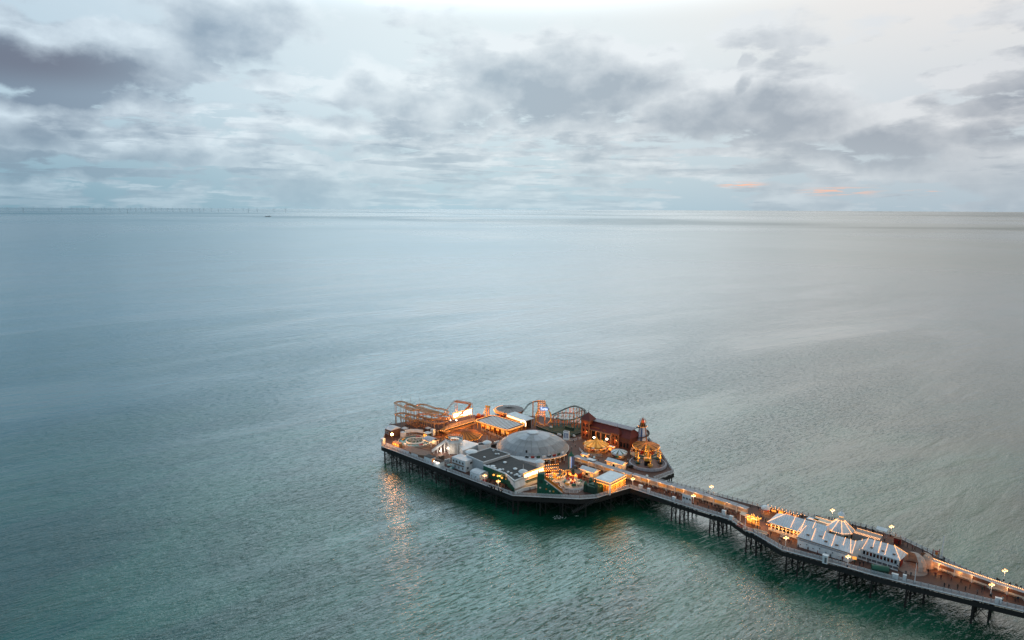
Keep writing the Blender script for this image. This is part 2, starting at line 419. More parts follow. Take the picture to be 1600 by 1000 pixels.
def copy_thing(src, loc, rz=None, label=None, group=None):
    def cp(a, par):
        c = a.copy(); COL.objects.link(c)
        if par is not None: c.parent = par
        for ch in a.children: cp(ch, c)
        return c
    r = cp(src, None); r.location = loc
    if rz is not None: r.rotation_euler = (0, 0, rz)
    if label: r['label'] = label
    if group: r['group'] = group
    return r

def light(name, parent, loc, watts, col=WARM, r=.25, local=True):
    ld = bpy.data.lights.new(name, 'POINT'); ld.energy = watts; ld.color = col; ld.shadow_soft_size = r
    lo = bpy.data.objects.new(name, ld); COL.objects.link(lo); lo.parent = parent
    lo.location = loc if local else INV[parent.name] @ Vector(loc)
    return lo

def pxr(px, py, z, rpx):
    """metres covered by rpx picture widths at a place"""
    p = at(px, py, z); dpt = (p - Vector((0, 0, CAMZ))).dot(-CM.col[2]); return rpx * dpt / F

def rect(Lp, Rp, z):
    """axis-aligned rectangle of the pier frame from its left and right corners -> centre, length, width"""
    a, b = at(*Lp, z), at(*Rp, z); d = b - a
    return (a + b) / 2, abs(d.dot(UV)), abs(d.dot(VV))

def text(parent, s_, size, M, m_, name='lettering', width=None, ext=.04):
    cu = bpy.data.curves.new('t', 'FONT'); cu.body = s_; cu.size = size; cu.extrude = ext; cu.align_x = 'CENTER'; cu.align_y = 'CENTER'
    cu.resolution_u = 3
    tmp = bpy.data.objects.new('t', cu); me_ = bpy.data.meshes.new_from_object(tmp); bpy.data.objects.remove(tmp)
    if width:
        xs = [v_.co.x for v_ in me_.vertices]; k = width / (max(xs) - min(xs))
        for v_ in me_.vertices: v_.co.x *= k
    me_.materials.clear(); me_.materials.append(m_)
    return inst(name, me_, parent, M)

def upright(x, y, z, rz):
    """text plane standing up at x,y,z facing direction rz-90deg"""
    return Matrix.Translation((x, y, z)) @ Matrix.Rotation(rz, 4, 'Z') @ Matrix.Rotation(math.pi / 2, 4, 'X')

# ================================================================== the pier itself
HEAD = [(596, 697), (801, 774), (906, 779.5), (932, 777.5), (984, 762)]
FRONT = [(984, 762), (1090, 796), (1143, 812.5), (1166, 829), (1176, 832), (1222, 859), (1300, 880), (1360, 897), (1427, 914), (1600, 955), (1800, 1000)]
BACK = [(1800, 975), (1600, 925), (1510, 893), (1450, 862), (1400, 838), (1345, 822), (1300, 813), (1200, 795), (1100, 769), (1052, 757), (1022, 750)]
RIGHT = [(1022, 749.5), (1053, 738.5), (1032, 706), (1014, 686), (992, 672), (905, 661), (845, 650), (742, 649), (655, 655), (610, 663), (602, 673), (596, 697)]
OUT = [at(*p) for p in HEAD[:-1] + FRONT + BACK + RIGHT[1:-1]]
pier = thing('pier', 'long pleasure pier of brown planks on dark iron piles with a white edge', 'pier', (0, 0, 0))
MB().prism([(p.x, p.y) for p in OUT], DECK - .35, DECK).build('deck', pier, plank)
k_ = MB()
for a, b in zip(OUT, OUT[1:] + OUT[:1]):
    k_.bar(a + Vector((0, 0, -.02)), b + Vector((0, 0, -.02)), .22, .24)
k_.build('edge_beam', pier, white)
g_ = MB()
for a, b in zip(OUT, OUT[1:] + OUT[:1]):
    c = (OUT[0] + OUT[1]) / 2
    g_.bar(a + Vector((0, 0, -1.35)), b + Vector((0, 0, -1.35)), .22, 1.5)
    L_ = (b - a).length
    for k in range(int(L_ / 1.6)):
        p = a.lerp(b, k * 1.6 / L_); g_.bar(p + Vector((0, 0, -.3)), p + Vector((0, 0, -1.5)), .12)
g_.build('edge_girder', pier, iron)

def inside(p, poly=OUT):
    c = False
    for a, b in zip(poly, poly[1:] + poly[:1]):
        if (a.y > p.y) != (b.y > p.y) and p.x < (b.x - a.x) * (p.y - a.y) / (b.y - a.y) + a.x: c = not c
    return c
pm_ = MB().tube((0, 0, -3), (0, 0, 7.6), .30, .26, 8).mesh('pile', iron)
piles = []
def pile(p):
    piles.append(p); inst('pile', pm_, pier, Matrix.Translation((p.x, p.y, 0)))
# rows under the wide head
o0 = OUT[0]
for i in range(0, 20):
    for j in range(0, 13):
        p = o0 + UV * (1.2 + i * 9.0) + VV * (.8 + j * 9.0)
        if at(984, 762).x + 4 > p.x - 0 and inside(p) and inside(p + UV * .6) and (p - Vector((48, 262, 8))).dot(UV) < 8: pile(p)
for q in ((601, 697.5), (612, 703), (1044, 740), (1050, 735.5), (1036, 741), (1047, 730)):
    pile(at(*q))
for a, b, n in ((1, 2, 3), (2, 4, 2)):
    for k in range(n):
        p = OUT[a].lerp(OUT[b], (k + .2) / n) + VV * .6; pile(p)
lg0 = []
# longitudinal girders and bracing under the head
br = MB()
def xbrace(m_, a, b, z0=1.2, z1=6.6, t=.10):
    m_.bar((a.x, a.y, z0), (b.x, b.y, z1), t); m_.bar((a.x, a.y, z1), (b.x, b.y, z0), t)
    m_.bar((a.x, a.y, 4.1), (b.x, b.y, 4.1), t)
for j in range(0, 13):
    for i in range(0, 19):
        a = o0 + UV * (1.2 + i * 9.0) + VV * (.8 + j * 9.0); b = a + UV * 9
        if inside(a) and inside(b) and (b - Vector((48, 262, 8))).dot(UV) < 8:
            br.bar((a.x, a.y, 7.1), (b.x, b.y, 7.1), .25, .8); xbrace(br, a, b)
        c = a + VV * 9
        if inside(a) and inside(c) and (a - Vector((48, 262, 8))).dot(UV) < 8:
            br.bar((a.x, a.y, 7.1), (c.x, c.y, 7.1), .25, .8); xbrace(br, a, c)
br.build('bracing', pier, iron)
# trestles under the long walkway
for (px, py, wd, dbl) in ((1049, 784, 13.5, 0), (1062, 788, 13.5, 0), (1109, 802, 13.5, 1), (1166, 830, 17, 1), (1229, 860, 23, 1), (1312, 884, 25, 1), (1362, 898, 25, 0), (1417, 912, 25, 1), (1521, 936, 17, 1), (1640, 965, 17, 1)):
    tr = MB(); a0 = at(px, py) + VV * .6; rows = []
    for r_ in range(2 if dbl else 1):
        row = [a0 + UV * (3.6 * r_) + VV * (wd / 4 * k) for k in range(5)]
        row = [p for p in row if inside(p)]
        for p in row: pile(p)
        for p, q in zip(row, row[1:]): xbrace(tr, p, q, 1.0, 6.8, .14)
        for p, q in zip(row, row[1:]): tr.bar((p.x, p.y, 7.2), (q.x, q.y, 7.2), .3, .5)
        rows.append(row)
    if dbl:
        for p, q in zip(*rows): xbrace(tr, p, q, 1.0, 6.8, .14)
    tr.build('trestle_bracing', pier, iron)
for j in range(0, 30):
    for i in range(0, 19):
        a = o0 + UV * (1.2 + i * 9.0) + VV * (2.5 + j * 3.6); b = a + UV * 9
        if inside(a) and inside(b) and (b - Vector((48, 262, 8))).dot(UV) < 8: MB and lg0.append((a, b))
q = MB()
for a, b in lg0:
    q.bar((a.x, a.y, 7.3), (b.x, b.y, 7.3), .2, .6)
    xbrace(q, a, b, .6, 6.8, .26); m_ = (a + b) / 2; q.bar((m_.x, m_.y, 0), (m_.x, m_.y, 7), .3)
q.build('floor_shade_bracing', pier, iron)  # floor beams with close braces and posts added to darken the underside
lg = MB()
fr = [at(*q) for q in FRONT]
for a, b in zip(fr, fr[1:]):
    for s_ in (3, 6.5, 10, 13):
        lg.bar(a + VV * s_ + Vector((0, 0, -.9)), b + VV * s_ + Vector((0, 0, -.9)), .3, .9)
lg.build('walkway_girder', pier, iron)
# darker wearing courses of the walkway planks (boards of another timber)
for (A, B, C_, D_) in (((1012, 757), (1150, 803), (1160, 797), (1022, 752)), ((1446, 866), (1600, 930), (1600, 926), (1458, 867))):
    MB().prism([at(*q).xy for q in (A, B, C_, D_)], DECK, DECK + .02).build('grey_boards', pier, plankg)

# landing stair below the front edge
st = thing('landing_stair', 'dark iron stair running down from the front edge of the pier head to the water', 'stairs', at(905, 780.5))
a = at(934, 779, 7.4); b = at(893, 800, 3.2)
s1 = MB().bar(a, b, .2, .35); s1.bar(a + Vector((.3, -1.2, 0)), b + Vector((.3, -1.2, 0)), .2, .35); s1.build('stringer', st, iron, world=True)
s1 = MB()
for k in range(18):
    p = a.lerp(b, k / 18); s1.box((p.x + .15, p.y - .6, p.z), (.3, 1.2, .06))
s1.build('treads', st, mat('dull_steel', (.06, .06, .06), .6, .2), world=True, kind='stuff')
s1 = MB(); s1.bar(a + Vector((0, -1.2, 1)), b + Vector((0, -1.2, 1)), .07)
for k in range(7):
    p = a.lerp(b, k / 6) + Vector((0, -1.2, 0)); s1.bar(p, p + Vector((0, 0, 1)), .06)
s1.build('handrail', st, mat('dull_steel', ()), world=True)

# ------------------------------------------------------------------ balustrades
pw = 1.9
q_ = MB(); q_.box((0, 0, .12), (pw - .1, .06, .07)); q_.box((0, 0, 1.12), (pw - .1, .08, .08)); q_.box((0, 0, .80), (pw - .1, .05, .05))
for k in range(9): q_.box((-pw / 2 + .13 + k * (pw - .26) / 8, 0, .19), (.075, .035, .93))
panel_m = q_.mesh('lattice_panel', mat('balustrade_paint', (.70, .74, .78), .5, .2, 1.5))
q_ = MB(); q_.box((0, 0, 0), (.14, .14, 1.32)); q_.box((0, 0, 1.32), (.19, .19, .08))
post_m = q_.mesh('post', mat('post_paint', (.30, .25, .24), .5, .2, 1.5))
def balustrade(pts, label, inset=.35, group='white balustrades along the pier edge'):
    ws = [at(*p) for p in pts]
    t = thing('balustrade', label, 'railing', ws[0], 0, group)
    for a, b in zip(ws, ws[1:]):
        d = (b - a); L_ = d.length; d.normalize(); nrm = Vector((-d.y, d.x, 0))
        if not inside((a + b) / 2 + nrm * .8): nrm = -nrm
        n = max(1, round(L_ / pw)); ang = math.atan2(d.y, d.x)
        for k in range(n + 1):
            p = a + d * (L_ * k / n) + nrm * inset - ws[0]
            M = Matrix.Translation(p) @ Matrix.Rotation(ang, 4, 'Z')
            inst('post', post_m, t, M)
            if k < n:
                M2 = Matrix.Translation(p + d * L_ / n / 2) @ Matrix.Rotation(ang, 4, 'Z') @ Matrix.Diagonal((L_ / n / pw, 1, 1, 1))
                inst('panel', panel_m, t, M2)
    return t
balustrade(HEAD[:2], 'white balustrade along the long dark front edge of the pier head')
balustrade(HEAD[1:], 'white balustrade below the green slide and the lit arcade')
balustrade(FRONT[:4], 'white balustrade on the near side of the narrow walkway')
balustrade(FRONT[3:8], 'white balustrade in front of the long white pavilion')
balustrade(FRONT[7:], 'white balustrade on the near side right of the pavilion')
balustrade(BACK[:4], 'pale balustrade on the far side behind the red telescope')
balustrade(BACK[3:8], 'pale balustrade on the far side behind the white pavilion')
balustrade(BACK[7:], 'pale balustrade on the far side of the narrow walkway')
balustrade(RIGHT[:2], 'short white balustrade at the right corner of the pier head')
balustrade(RIGHT[1:4], 'balustrade along the right edge of the pier head past the helter skelter')
balustrade([(610, 663), (602, 673), (596, 697)], 'balustrade round the far left corner by the floodlight')

# ================================================================== big dome
ZL = DECK + 2.0
DC = (at(777, 697, ZL) + at(888, 697, ZL)) / 2; DR = (at(888, 697, ZL) - at(777, 697, ZL)).length / 2
dm = thing('domed_arcade', 'large round arcade with a broad shallow grey dome in the middle of the pier head', 'building', (DC.x, DC.y, DECK), AX)
MB().lathe([(DR - .9, 0), (DR - .9, 2.2)], 48).build('wall', dm, cream)
q = MB()
for k in range(48):
    a = 2 * math.pi * k / 48; q.box(((DR - .86) * math.cos(a), (DR - .86) * math.sin(a), .2), (.12, 1.3, 1.5), a)
q.build('windows', dm, blackg, kind='stuff')
prof = [(DR + .15, 1.75), (DR, 2.25), (DR - 1.6, 3.9), (DR - 4.4, 5.6), (DR - 8.6, 7.25), (4.4, 8.1), (2.6, 8.45)]
MB().lathe([(r - .0, z - .07) for r, z in prof] + [(0, 8.4)], 48).build('dome_shell', dm, mat('dome_seam', (.13, .135, .145), .5, .1))
rings_ = [(0, 2, 48, domeg), (2, 3, 24, domeg), (3, 4, 24, domeg), (4, 6, 12, domeg2)]
for r0, r1, n, m_ in rings_:
    g = math.pi / n * .972
    q = MB().lathe(prof[r0:r1 + 1], 3, a0=-g, a1=g); me_ = q.mesh('dome_panel', m_)
    me2_ = me_.copy(); me2_.materials.clear(); me2_.materials.append(mat('weathered_dome_sheet', (.295, .302, .315), .5, .25, .3)); me3_ = me_.copy(); me3_.materials.clear(); me3_.materials.append(mat('newer_dome_sheet', (.325, .338, .357), .42, .18, .3))
    for k in range(n): inst('dome_panel', (me_, me_, me2_, me_, me3_)[random.randrange(5)], dm, Matrix.Rotation(2 * math.pi * k / n, 4, 'Z'))
MB().lathe([(2.7, 8.35), (2.7, 8.75), (2.2, 8.9), (0, 8.95)], 24).build('cap', dm, mat('dome_cap', (.50, .53, .56), .45, .1))
MB().lathe([(DR + .3, 1.6), (DR + .3, 1.85), (DR + .1, 1.85), (DR + .1, 1.6)], 48).build('gutter', dm, white)
q = MB(); q.box((-12.2, -4.5, 3.9), (.5, .5, 1.1)); q.build('vent', dm, iron)
q = MB().box((7.0, -12.6, 3.6), (.6, .45, 1.5)); q.build('vent', dm, iron)
light('dome_lamp', dm, (6, -DR - 1, 1.6), 260); light('dome_lamp', dm, (-2, -DR - 1, 1.6), 200)

# canopy with signs at the dome's right foot
cn = thing('dome_entrance_canopy', 'curved entrance canopy with dark signs at the lower right foot of the grey dome', 'canopy', (DC.x, DC.y, DECK), AX)
a0, a1 = RAD(-62), RAD(2)
MB().lathe([(DR + .5, 2.6), (DR + 2.6, 2.7), (DR + 2.6, 2.95), (DR + .5, 2.85)], 14, a0=a0, a1=a1).build('canopy_roof', cn, lilac)
MB().lathe([(DR + 2.62, 2.5), (DR + 2.62, 3.05)], 14, a0=a0, a1=a1).build('fascia', cn, white)
for k in range(8):
    a = a0 + (a1 - a0) * (k + .5) / 8
    q = MB().box(((DR + 1.5) * math.cos(a), (DR + 1.5) * math.sin(a), 2.96), (.4, 1.6, .9), a); q.build('sign_panel', cn, [blackg, redp, dgreen, white][k % 4])
    q = MB().box(((DR + 2.4) * math.cos(a), (DR + 2.4) * math.sin(a), 0), (.16, .16, 2.6), a); q.build('post', cn, white)
q = MB()
for k in range(40):
    a = a0 + (a1 - a0) * k / 39; q.ball(((DR + 2.7) * math.cos(a), (DR + 2.7) * math.sin(a), 2.45), .09)
q.build('string_light', cn, bulb, kind='stuff')
light('canopy_lamp', cn, ((DR + 1.5) * math.cos(RAD(-40)), (DR + 1.5) * math.sin(RAD(-40)), 2.0), 160)
light('canopy_lamp', cn, ((DR + 1.5) * math.cos(RAD(-12)), (DR + 1.5) * math.sin(RAD(-12)), 2.0), 160)

# ================================================================== helpers for buildings
def traced(name, label, cat, poly, z, wallm, roofm, h0=0.0, par=.5, parm=None, group=None, ztops=None):
    """building whose roof outline is given; returns the thing (world-traced parts)"""
    ws = [at(*p, z) for p in poly]; c = sum(ws, Vector()) / len(ws)
    t = thing(name, label, cat, (c.x, c.y, DECK), 0, group)
    pl = [(p.x - c.x, p.y - c.y) for p in ws]
    MB().prism(pl, h0, z - DECK - .12).build('wall', t, wallm)
    MB().prism([(x * .995, y * .995) for x, y in pl], z - DECK - .115, z - DECK).build('roof', t, roofm)
    if par:
        q = MB()
        for a, b in zip(pl, pl[1:] + pl[:1]): q.bar((*a, z - DECK + par / 2 - .15), (*b, z - DECK + par / 2 - .15), .22, par)
        q.build('parapet', t, parm or wallm)
    return t

def boxhouse(name, label, cat, L, R, h, wallm, roofm, over=.25, kind='flat', rise=1.0, group=None):
    c, lu, lv = rect(L, R, DECK + h)
    t = thing(name, label, cat, (c.x, c.y, DECK), AX, group)
    MB().box((0, 0, 0), (lu - over * 2, lv - over * 2, h - .1)).build('wall', t, wallm)
    if kind == 'flat':
        MB().box((0, 0, h - .1), (lu, lv, .22)).build('roof', t, roofm)
    elif kind == 'gable':      # ridge along the pier axis
        x, y = lu / 2, lv / 2
        MB().add([(-x, -y, h - .1), (x, -y, h - .1), (x, y, h - .1), (-x, y, h - .1), (-x, 0, h + rise), (x, 0, h + rise)],
                 [(0, 1, 5, 4), (2, 3, 4, 5), (1, 2, 5), (3, 0, 4), (3, 2, 1, 0)]).build('roof', t, roofm)
    elif kind == 'hip':
        x, y = lu / 2, lv / 2; e = min(x, y) * .9; rx = max(x - e, .05); ry = max(y - e, 0.05) if y > x else .05
        MB().add([(-x, -y, h - .1), (x, -y, h - .1), (x, y, h - .1), (-x, y, h - .1), (-rx, -ry, h + rise), (rx, -ry, h + rise), (rx, ry, h + rise), (-rx, ry, h + rise)],
                 [(0, 1, 5, 4), (1, 2, 6, 5), (2, 3, 7, 6), (3, 0, 4, 7), (4, 5, 6, 7), (3, 2, 1, 0)]).build('roof', t, roofm)
    t['lu'] = lu; t['lv'] = lv
    return t, lu, lv

def win(t, x, y, z, w, h, face='front', m_=None, frame=True, name='window'):
    d = (w, .08, h) if face == 'front' else (.08, w, h)
    ob = MB().box((x, y, z), d).build(name, t, m_ or blackg)
    q_ = MB(); e = .09; s_ = -1 if face == 'front' else 1
    for (u, zz_, w_, h_) in ((0, z - e, w + 2 * e, e), (0, z + h, w + 2 * e, e), (-w / 2 - e / 2, z, e, h), (w / 2 + e / 2, z, e, h), (0, z, e * .6, h)):
        if face == 'front': q_.box((x + u, y - .05, zz_), (w_, .05, h_))
        else: q_.box((x + .05, y + u, zz_), (.05, w_, h_))
    q_.build('frame', ob, white)
    return ob

def little_dome(px, py, z, rpx, label, drum=2.0, finial=0.0, group='small white domed turrets'):
    p = at(px, py, z); r = pxr(px, py, z, rpx)
    t = thing('domed_turret', label, 'turret', (p.x, p.y, z - drum), AX, group)
    MB().lathe([(r * .8, 0), (r * .8, drum)], 20).build('drum', t, white)
    MB().lathe([(r * .8, drum - .02), (r * 1.05, drum), (r * 1.05, drum + .12), (r * .85, drum + .42), (r * .5, drum + .75), (0, drum + .95)], 20).build('roof', t, wflat)
    MB().tube((0, 0, drum + .9), (0, 0, drum + 1.3 + finial), .09, .05).build('finial', t, white)
    return t

# ================================================================== dark roofed bar in front of the dome
ZU, ZB = DECK + 5.4, DECK + 4.4
up = traced('flat_roofed_hall', 'long low hall with a dark felt roof left of the grey dome, higher half', 'building',
            [(729, 711), (766, 700), (797, 710), (755, 722.5)], ZU, mat('pale_grey_wall', (.44, .47, .49), .6, .15), felt, par=.35, parm=white)
lo = traced('bar_building', 'green fronted bar with a wide dark felt roof dotted with white vents', 'building',
            [(756, 727), (797, 712.5), (838, 730), (849, 734), (819, 746), (804, 752), (790, 740.5)], ZB, mat('grey_white_wall', (.5, .53, .55), .6, .15), felt, par=0)
q = MB()
pp = [at(*p, ZB) for p in ((756, 727), (790, 740.5), (804, 752), (819, 746))]
for a, b in zip(pp, pp[1:]): q.bar(a + Vector((0, 0, .1)), b + Vector((0, 0, .1)), .35, .55)
q.build('parapet', lo, wflat, world=True)
# green wall of upright boards with round orange lamps
a, b, c = at(755.5, 727.6, ZB - .1), at(790, 741.2, ZB - .1), at(804, 753, ZB - .1)
nrm = -VV
for (s_, e_, n) in ((a, b, 15), (b, c, 7)):
    for k in range(n):
        p, r_ = s_.lerp(e_, k / n), s_.lerp(e_, (k + .93) / n); f = Vector((0, 0, -4.2)); o_ = nrm * (.14 + .03 * (k % 2))
        q = MB().add([p + o_, r_ + o_, r_ + o_ + f, p + o_ + f, p, r_, r_ + f, p + f], [(0, 1, 2, 3), (4, 5, 1, 0), (0, 3, 7, 4), (1, 5, 6, 2), (3, 2, 6, 7)])
        q.build('wall_board', lo, green, world=True)
for (px, py) in ((773, 741.5), (779.5, 743), (786, 746), (793, 748), (798, 750)):
    p = at(px, py, DECK + 2.4) + nrm * .6; q = MB().lathe([(0, -.4), (.35, -.2), (.42, 0), (.3, .3), (0, .4)], 8, c=p); q.build('round_lamp', lo, mat('orange_lamp', (1, .4, .1), .5, 0, 1, emit=2.2, ecol=(1, .30, .05)), world=True)
for (px, py) in ((768, 736), (790, 747)):
    p = at(px, py, DECK + 2.6) + nrm * .3; MB().box(p, (.8, .2, .7), AX).build('window', lo, blackg, world=True)
lc = at(784, 752, DECK) + nrm * 1.5 + Vector((0, 0, 2.6))
light('bar_lamp', lo, lc, 200, local=False); light('bar_lamp', lo, at(770, 742, DECK) + Vector((0, 0, 2.4)), 120, local=False)
# white skirt wall and doors under the corner
q = MB()
ps = [at(789, 741, ZB - .05), at(803, 753.5, ZB - .05), at(819, 747, ZB - .05)]
for a, b in zip(ps, ps[1:]):
    d = Vector((.2, -.25, 0)); f = Vector((0, 0, -2.4)); q.add([a + d, b + d, b + d * 3 + f, a + d * 3 + f], [(0, 1, 2, 3)])
q.build('white_skirt', lo, wflat, world=True)
# vents on the roof
for i, (px, py, w, d) in enumerate(((789, 722, 1.7, 1.0), (770, 728, 2.2, 1.2), (773, 731, 1.6, 1.4), (781, 733.5, 1.8, .9), (786, 733, 1.0, .8), (794, 737, 1.2, 1.0), (799, 739, 1.1, 1.0), (805, 732, 1.9, 1.0), (808, 741, 1.6, 1.1), (812, 743.5, 1.6, .9), (804, 742, .8, .7), (764, 727.5, .9, .6))):
    p = at(px, py, ZB + .4); t = p - Vector((0, 0, .4)); q = MB().lathe([(w * .38, 0), (w * .38, .35), (w * .5, .37), (w * .36, .55), (0, .62)], 10, c=t); q.build('roof_vent', lo, wflat, world=True)
for (px, py) in ((771, 703.5), (775, 709), (779, 709), (757, 714)):
    p = at(px, py, ZU + .3); q = MB().box(p - Vector((0, 0, .3)), (.9, .5, .45), AX); q.build('roof_vent', up, white, world=True)
little_dome(817.5, 737, DECK + 5.6, 7.2, 'small white domed turret with a tall spike on the bar roof', 1.2, 1.8)
little_dome(844, 721.5, DECK + 6.0, 7.0, 'small white domed turret on a tall drum between the bar sign and the grey dome', 3.2, .3)
little_dome(761, 691.5, DECK + 5.0, 7.0, 'small white domed turret beyond the dark roofs, nearest the left of the grey dome', 3.6, 2.2)
little_dome(737, 706, DECK + 5.2, 9.5, 'wide white domed turret at the left end of the dark roofs', 3.8, .0)
# lit sign of the bar
A, B = at(818.5, 749, ZB - .8), at(850, 737.5, ZB - .8); c = (A + B) / 2; d = (B - A); ang = math.atan2(d.y, d.x); L_ = d.length
sg = thing('bar_sign', 'brightly lit bar sign HORATIO\'S BAR framed with bulbs over the terrace', 'sign', (c.x, c.y, DECK), ang)
MB().box((0, .25, 2.9), (L_, .4, 3.1)).build('board', sg, mat('lit_sign_board', (.6, .3, .1), .6, .15, emit=.55, ecol=(1, .45, .12)))
text(sg, "HORATIO'S BAR", 2.0, upright(0, -.05, 4.75, 0), mat('bright_letters', (1, .8, .6), .5, 0, emit=7, ecol=(1, .72, .40)), width=L_ * .92)
q = MB(); n = int(L_ / .55)
for k in range(n + 1):
    for z in (3.0, 5.95): q.ball((-L_ / 2 + k * L_ / n, -.02, z), .12)
    if k % 2: q.ball((-L_ / 2 + k * L_ / n, -.02, 3.6), .09)
q.build('string_light', sg, bulb, kind='stuff')
MB().box((0, .8, 0), (L_ * .96, .5, 2.7)).build('shop_front', sg, mat('orange_wall', (.55, .26, .07), .7, .2))
MB().box((0, -.6, 2.55), (L_ * .96, 2.2, .16)).build('awning', sg, dgreen)
for k in range(5): MB().box((-L_ * .4 + k * L_ * .2, .52, .3), (L_ * .14, .1, 1.7)).build('window', sg, [oglow, blackg][k % 2])
for x in (-3.5, 0, 3.5): light('sign_lamp', sg, (x, -1.6, 2.2), 150, (1, .5, .16))
for x in (-3, 3): light('sign_lamp', sg, (x, -1.2, 5.0), 80, (1, .5, .16))

# curved low terrace wall and white parasols in front
t = thing('terrace_wall', 'low white curved wall round the terrace below the lit bar sign', 'wall', at(812, 760))
q = MB()
pts = [at(*p) for p in ((799, 757), (806, 761), (818, 761), (828, 757))]
for a, b in zip(pts, pts[1:]): q.bar(a + Vector((0, 0, .55)), b + Vector((0, 0, .55)), .3, 1.1)
q.build('wall', t, white, world=True)
q = MB(); pts = [at(*p) for p in ((805, 772), (818, 767), (839, 762))]
for a, b in zip(pts, pts[1:]): q.bar(a + Vector((0, 0, .6)), b + Vector((0, 0, .6)), .5, 1.2)
q.build('wall', t, wflat, world=True)

# ================================================================== white cabins along the front edge
t, lu, lv = boxhouse('site_cabin', 'tall white two storey cabin with small windows by the front rail', 'cabin', (705.5, 714), (741, 716.5), 4.7, wflat, wroof, .1)
for k in range(4): win(t, -lu / 2 + 1.2 + k * 1.9, -lv / 2 + .05, 3.0, 1.0, 1.0)
for k in range(3): win(t, -lu / 2 + 2.2 + k * 2.3, -lv / 2 + .05, .6, .7, 1.1)
win(t, lu / 2 - .05, lv * .15, 2.8, 1.4, 1.0, 'side'); win(t, lu / 2 - .05, -lv * .25, 1.0, 1.0, 1.0, 'side')
MB().box((0, -lv / 2 - .45, 2.45), (lu * .85, 1.0, .12)).build('balcony', t, timber)
t, lu, lv = boxhouse('store_shed', 'low white shed with a rounded ribbed roof beside the tall white cabin', 'shed', (734, 737), (763, 737.5), 2.6, wflat, wroof, .08)
q = MB(); n = 8
for k in range(n):
    a, b = math.pi * k / n, math.pi * (k + 1) / n
    q.add([(-lu / 2, -lv / 2 * math.cos(a), 2.5 + .8 * math.sin(a)), (lu / 2, -lv / 2 * math.cos(a), 2.5 + .8 * math.sin(a)), (lu / 2, -lv / 2 * math.cos(b), 2.5 + .8 * math.sin(b)), (-lu / 2, -lv / 2 * math.cos(b), 2.5 + .8 * math.sin(b))], [(0, 1, 2, 3)])
q.prism([(0, 0)] * 3, 0, 0) if 0 else None
q.build('vaulted_roof', t, wroof)
win(t, -lu * .3, -lv / 2 + .03, 1.1, .5, .6); win(t, lu * .1, -lv / 2 + .03, 1.1, .5, .6)
t, lu, lv = boxhouse('container', 'white container with a dark flat top near the left end of the front rail', 'container', (662.5, 712.5), (681, 713.5), 2.6, white, felt, .03)
MB().box((lu / 2 - .02, 0, .1), (.08, lv * .5, 2.0)).build('door', t, mat('lit_orange_door', (.5, .2, .05), .6, .2, emit=.4, ecol=(1, .35, .06)))
t, lu, lv = boxhouse('container', 'white container with two small lamps, right of the first container', 'container', (677, 719), (694.5, 720.5), 2.6, white, mat('brown_flat_roof', (.12, .09, .08), .8, .3), .03)
for x in (-1.5, 1.2):
    MB().ball((x, -lv / 2 - .15, 2.35), .2).build('wall_lamp', t, wbulb)
MB().box((0, 0, 2.72), (lu * .6, lv * .5, .35)).build('roof_box', t, timber)
light('wall_lamp_glow', t, (0, -lv / 2 - .6, 2.0), 60, COOL)
t = thing('planter', 'low pair of teal topped tables between the white cabin and the front rail', 'table', at(706, 731.5), AX)
for x, y in ((-2.2, .6), (1.2, -.9)):
    MB().lathe([(1.1, .75), (1.1, .82), (0, .84)], 14, c=(x, y, 0)).build('table_top', t, teal); MB().tube((x, y, 0), (x, y, .8), .1).build('stem', t, iron)

# ================================================================== water ride at the left end
p = at(649, 691); t = thing('splash_pool', 'round blue green boat pool with pale curved walls near the left corner', 'pool', (p.x, p.y, DECK), AX)
R1 = pxr(649, 691, DECK, 27)
MB().lathe([(R1, 0), (R1, .9), (R1 - .35, .95), (R1 - .35, 0)], 40).build('outer_wall', t, mat('pool_wall', (.42, .38, .34), .6, .2))
MB().lathe([(R1 - .35, .55), (R1 * .55, .55)], 40).build('water', t, pool)
MB().lathe([(R1 * .55, 0), (R1 * .55, 1.1), (R1 * .50, 1.15), (R1 * .50, .7)], 32).build('inner_wall', t, white)
MB().lathe([(R1 * .5, .7), (R1 * .15, .95), (0, 1.0)], 32).build('island', t, astro)
q = MB()
for k in range(9):
    a = k * .7; q.bar((R1 * .4 * math.cos(a), R1 * .4 * math.sin(a), 1.0), (R1 * .1 * math.cos(a + .8), R1 * .1 * math.sin(a + .8), 1.2), .5, .25)
q.build('rocks', t, mat('pale_rock', (.38, .40, .38), .8, .3, 2), kind='stuff')
for k in range(5):
    a = 1.0 + k * 1.25; c = ((R1 * .77) * math.cos(a), (R1 * .77) * math.sin(a))
    b_ = MB().box((c[0], c[1], .5), (.9, 1.7, .5), a, top=(1.1, 1.1)); b_.build('boat', t, [white, redp, yellow][k % 3])
t = thing('boat_platform', 'brown timber platform with slatted sides along the front rail below the round pool', 'platform', at(650, 706), AX)
q = MB(); q.prism([at(*p, DECK + 1.5).xy for p in ((630, 700), (641, 697), (662, 703), (674, 706), (669, 712), (656, 711), (640, 706))], DECK, DECK + 1.5); q.build('base', t, timber, world=True)
a, b = at(630, 701), at(668, 713)
for k in range(26):
    p = a.lerp(b, k / 25) - VV * .15; MB().box((p.x, p.y, DECK), (.5, .12, 1.55), AX).build('slat', t, mat('pale_brown_slat', (.26, .19, .15), .7, .25), world=True)
t = thing('ticket_hut', 'low orange lit hut at the left end of the front rail', 'hut', at(621, 697), AX)
MB().box((0, 0, 0), (5.0, 2.0, 1.7)).build('wall', t, mat('ochre_wall', (.48, .27, .10), .7, .2)); MB().box((0, 0, 1.7), (5.3, 2.4, .15)).build('roof', t, timber)
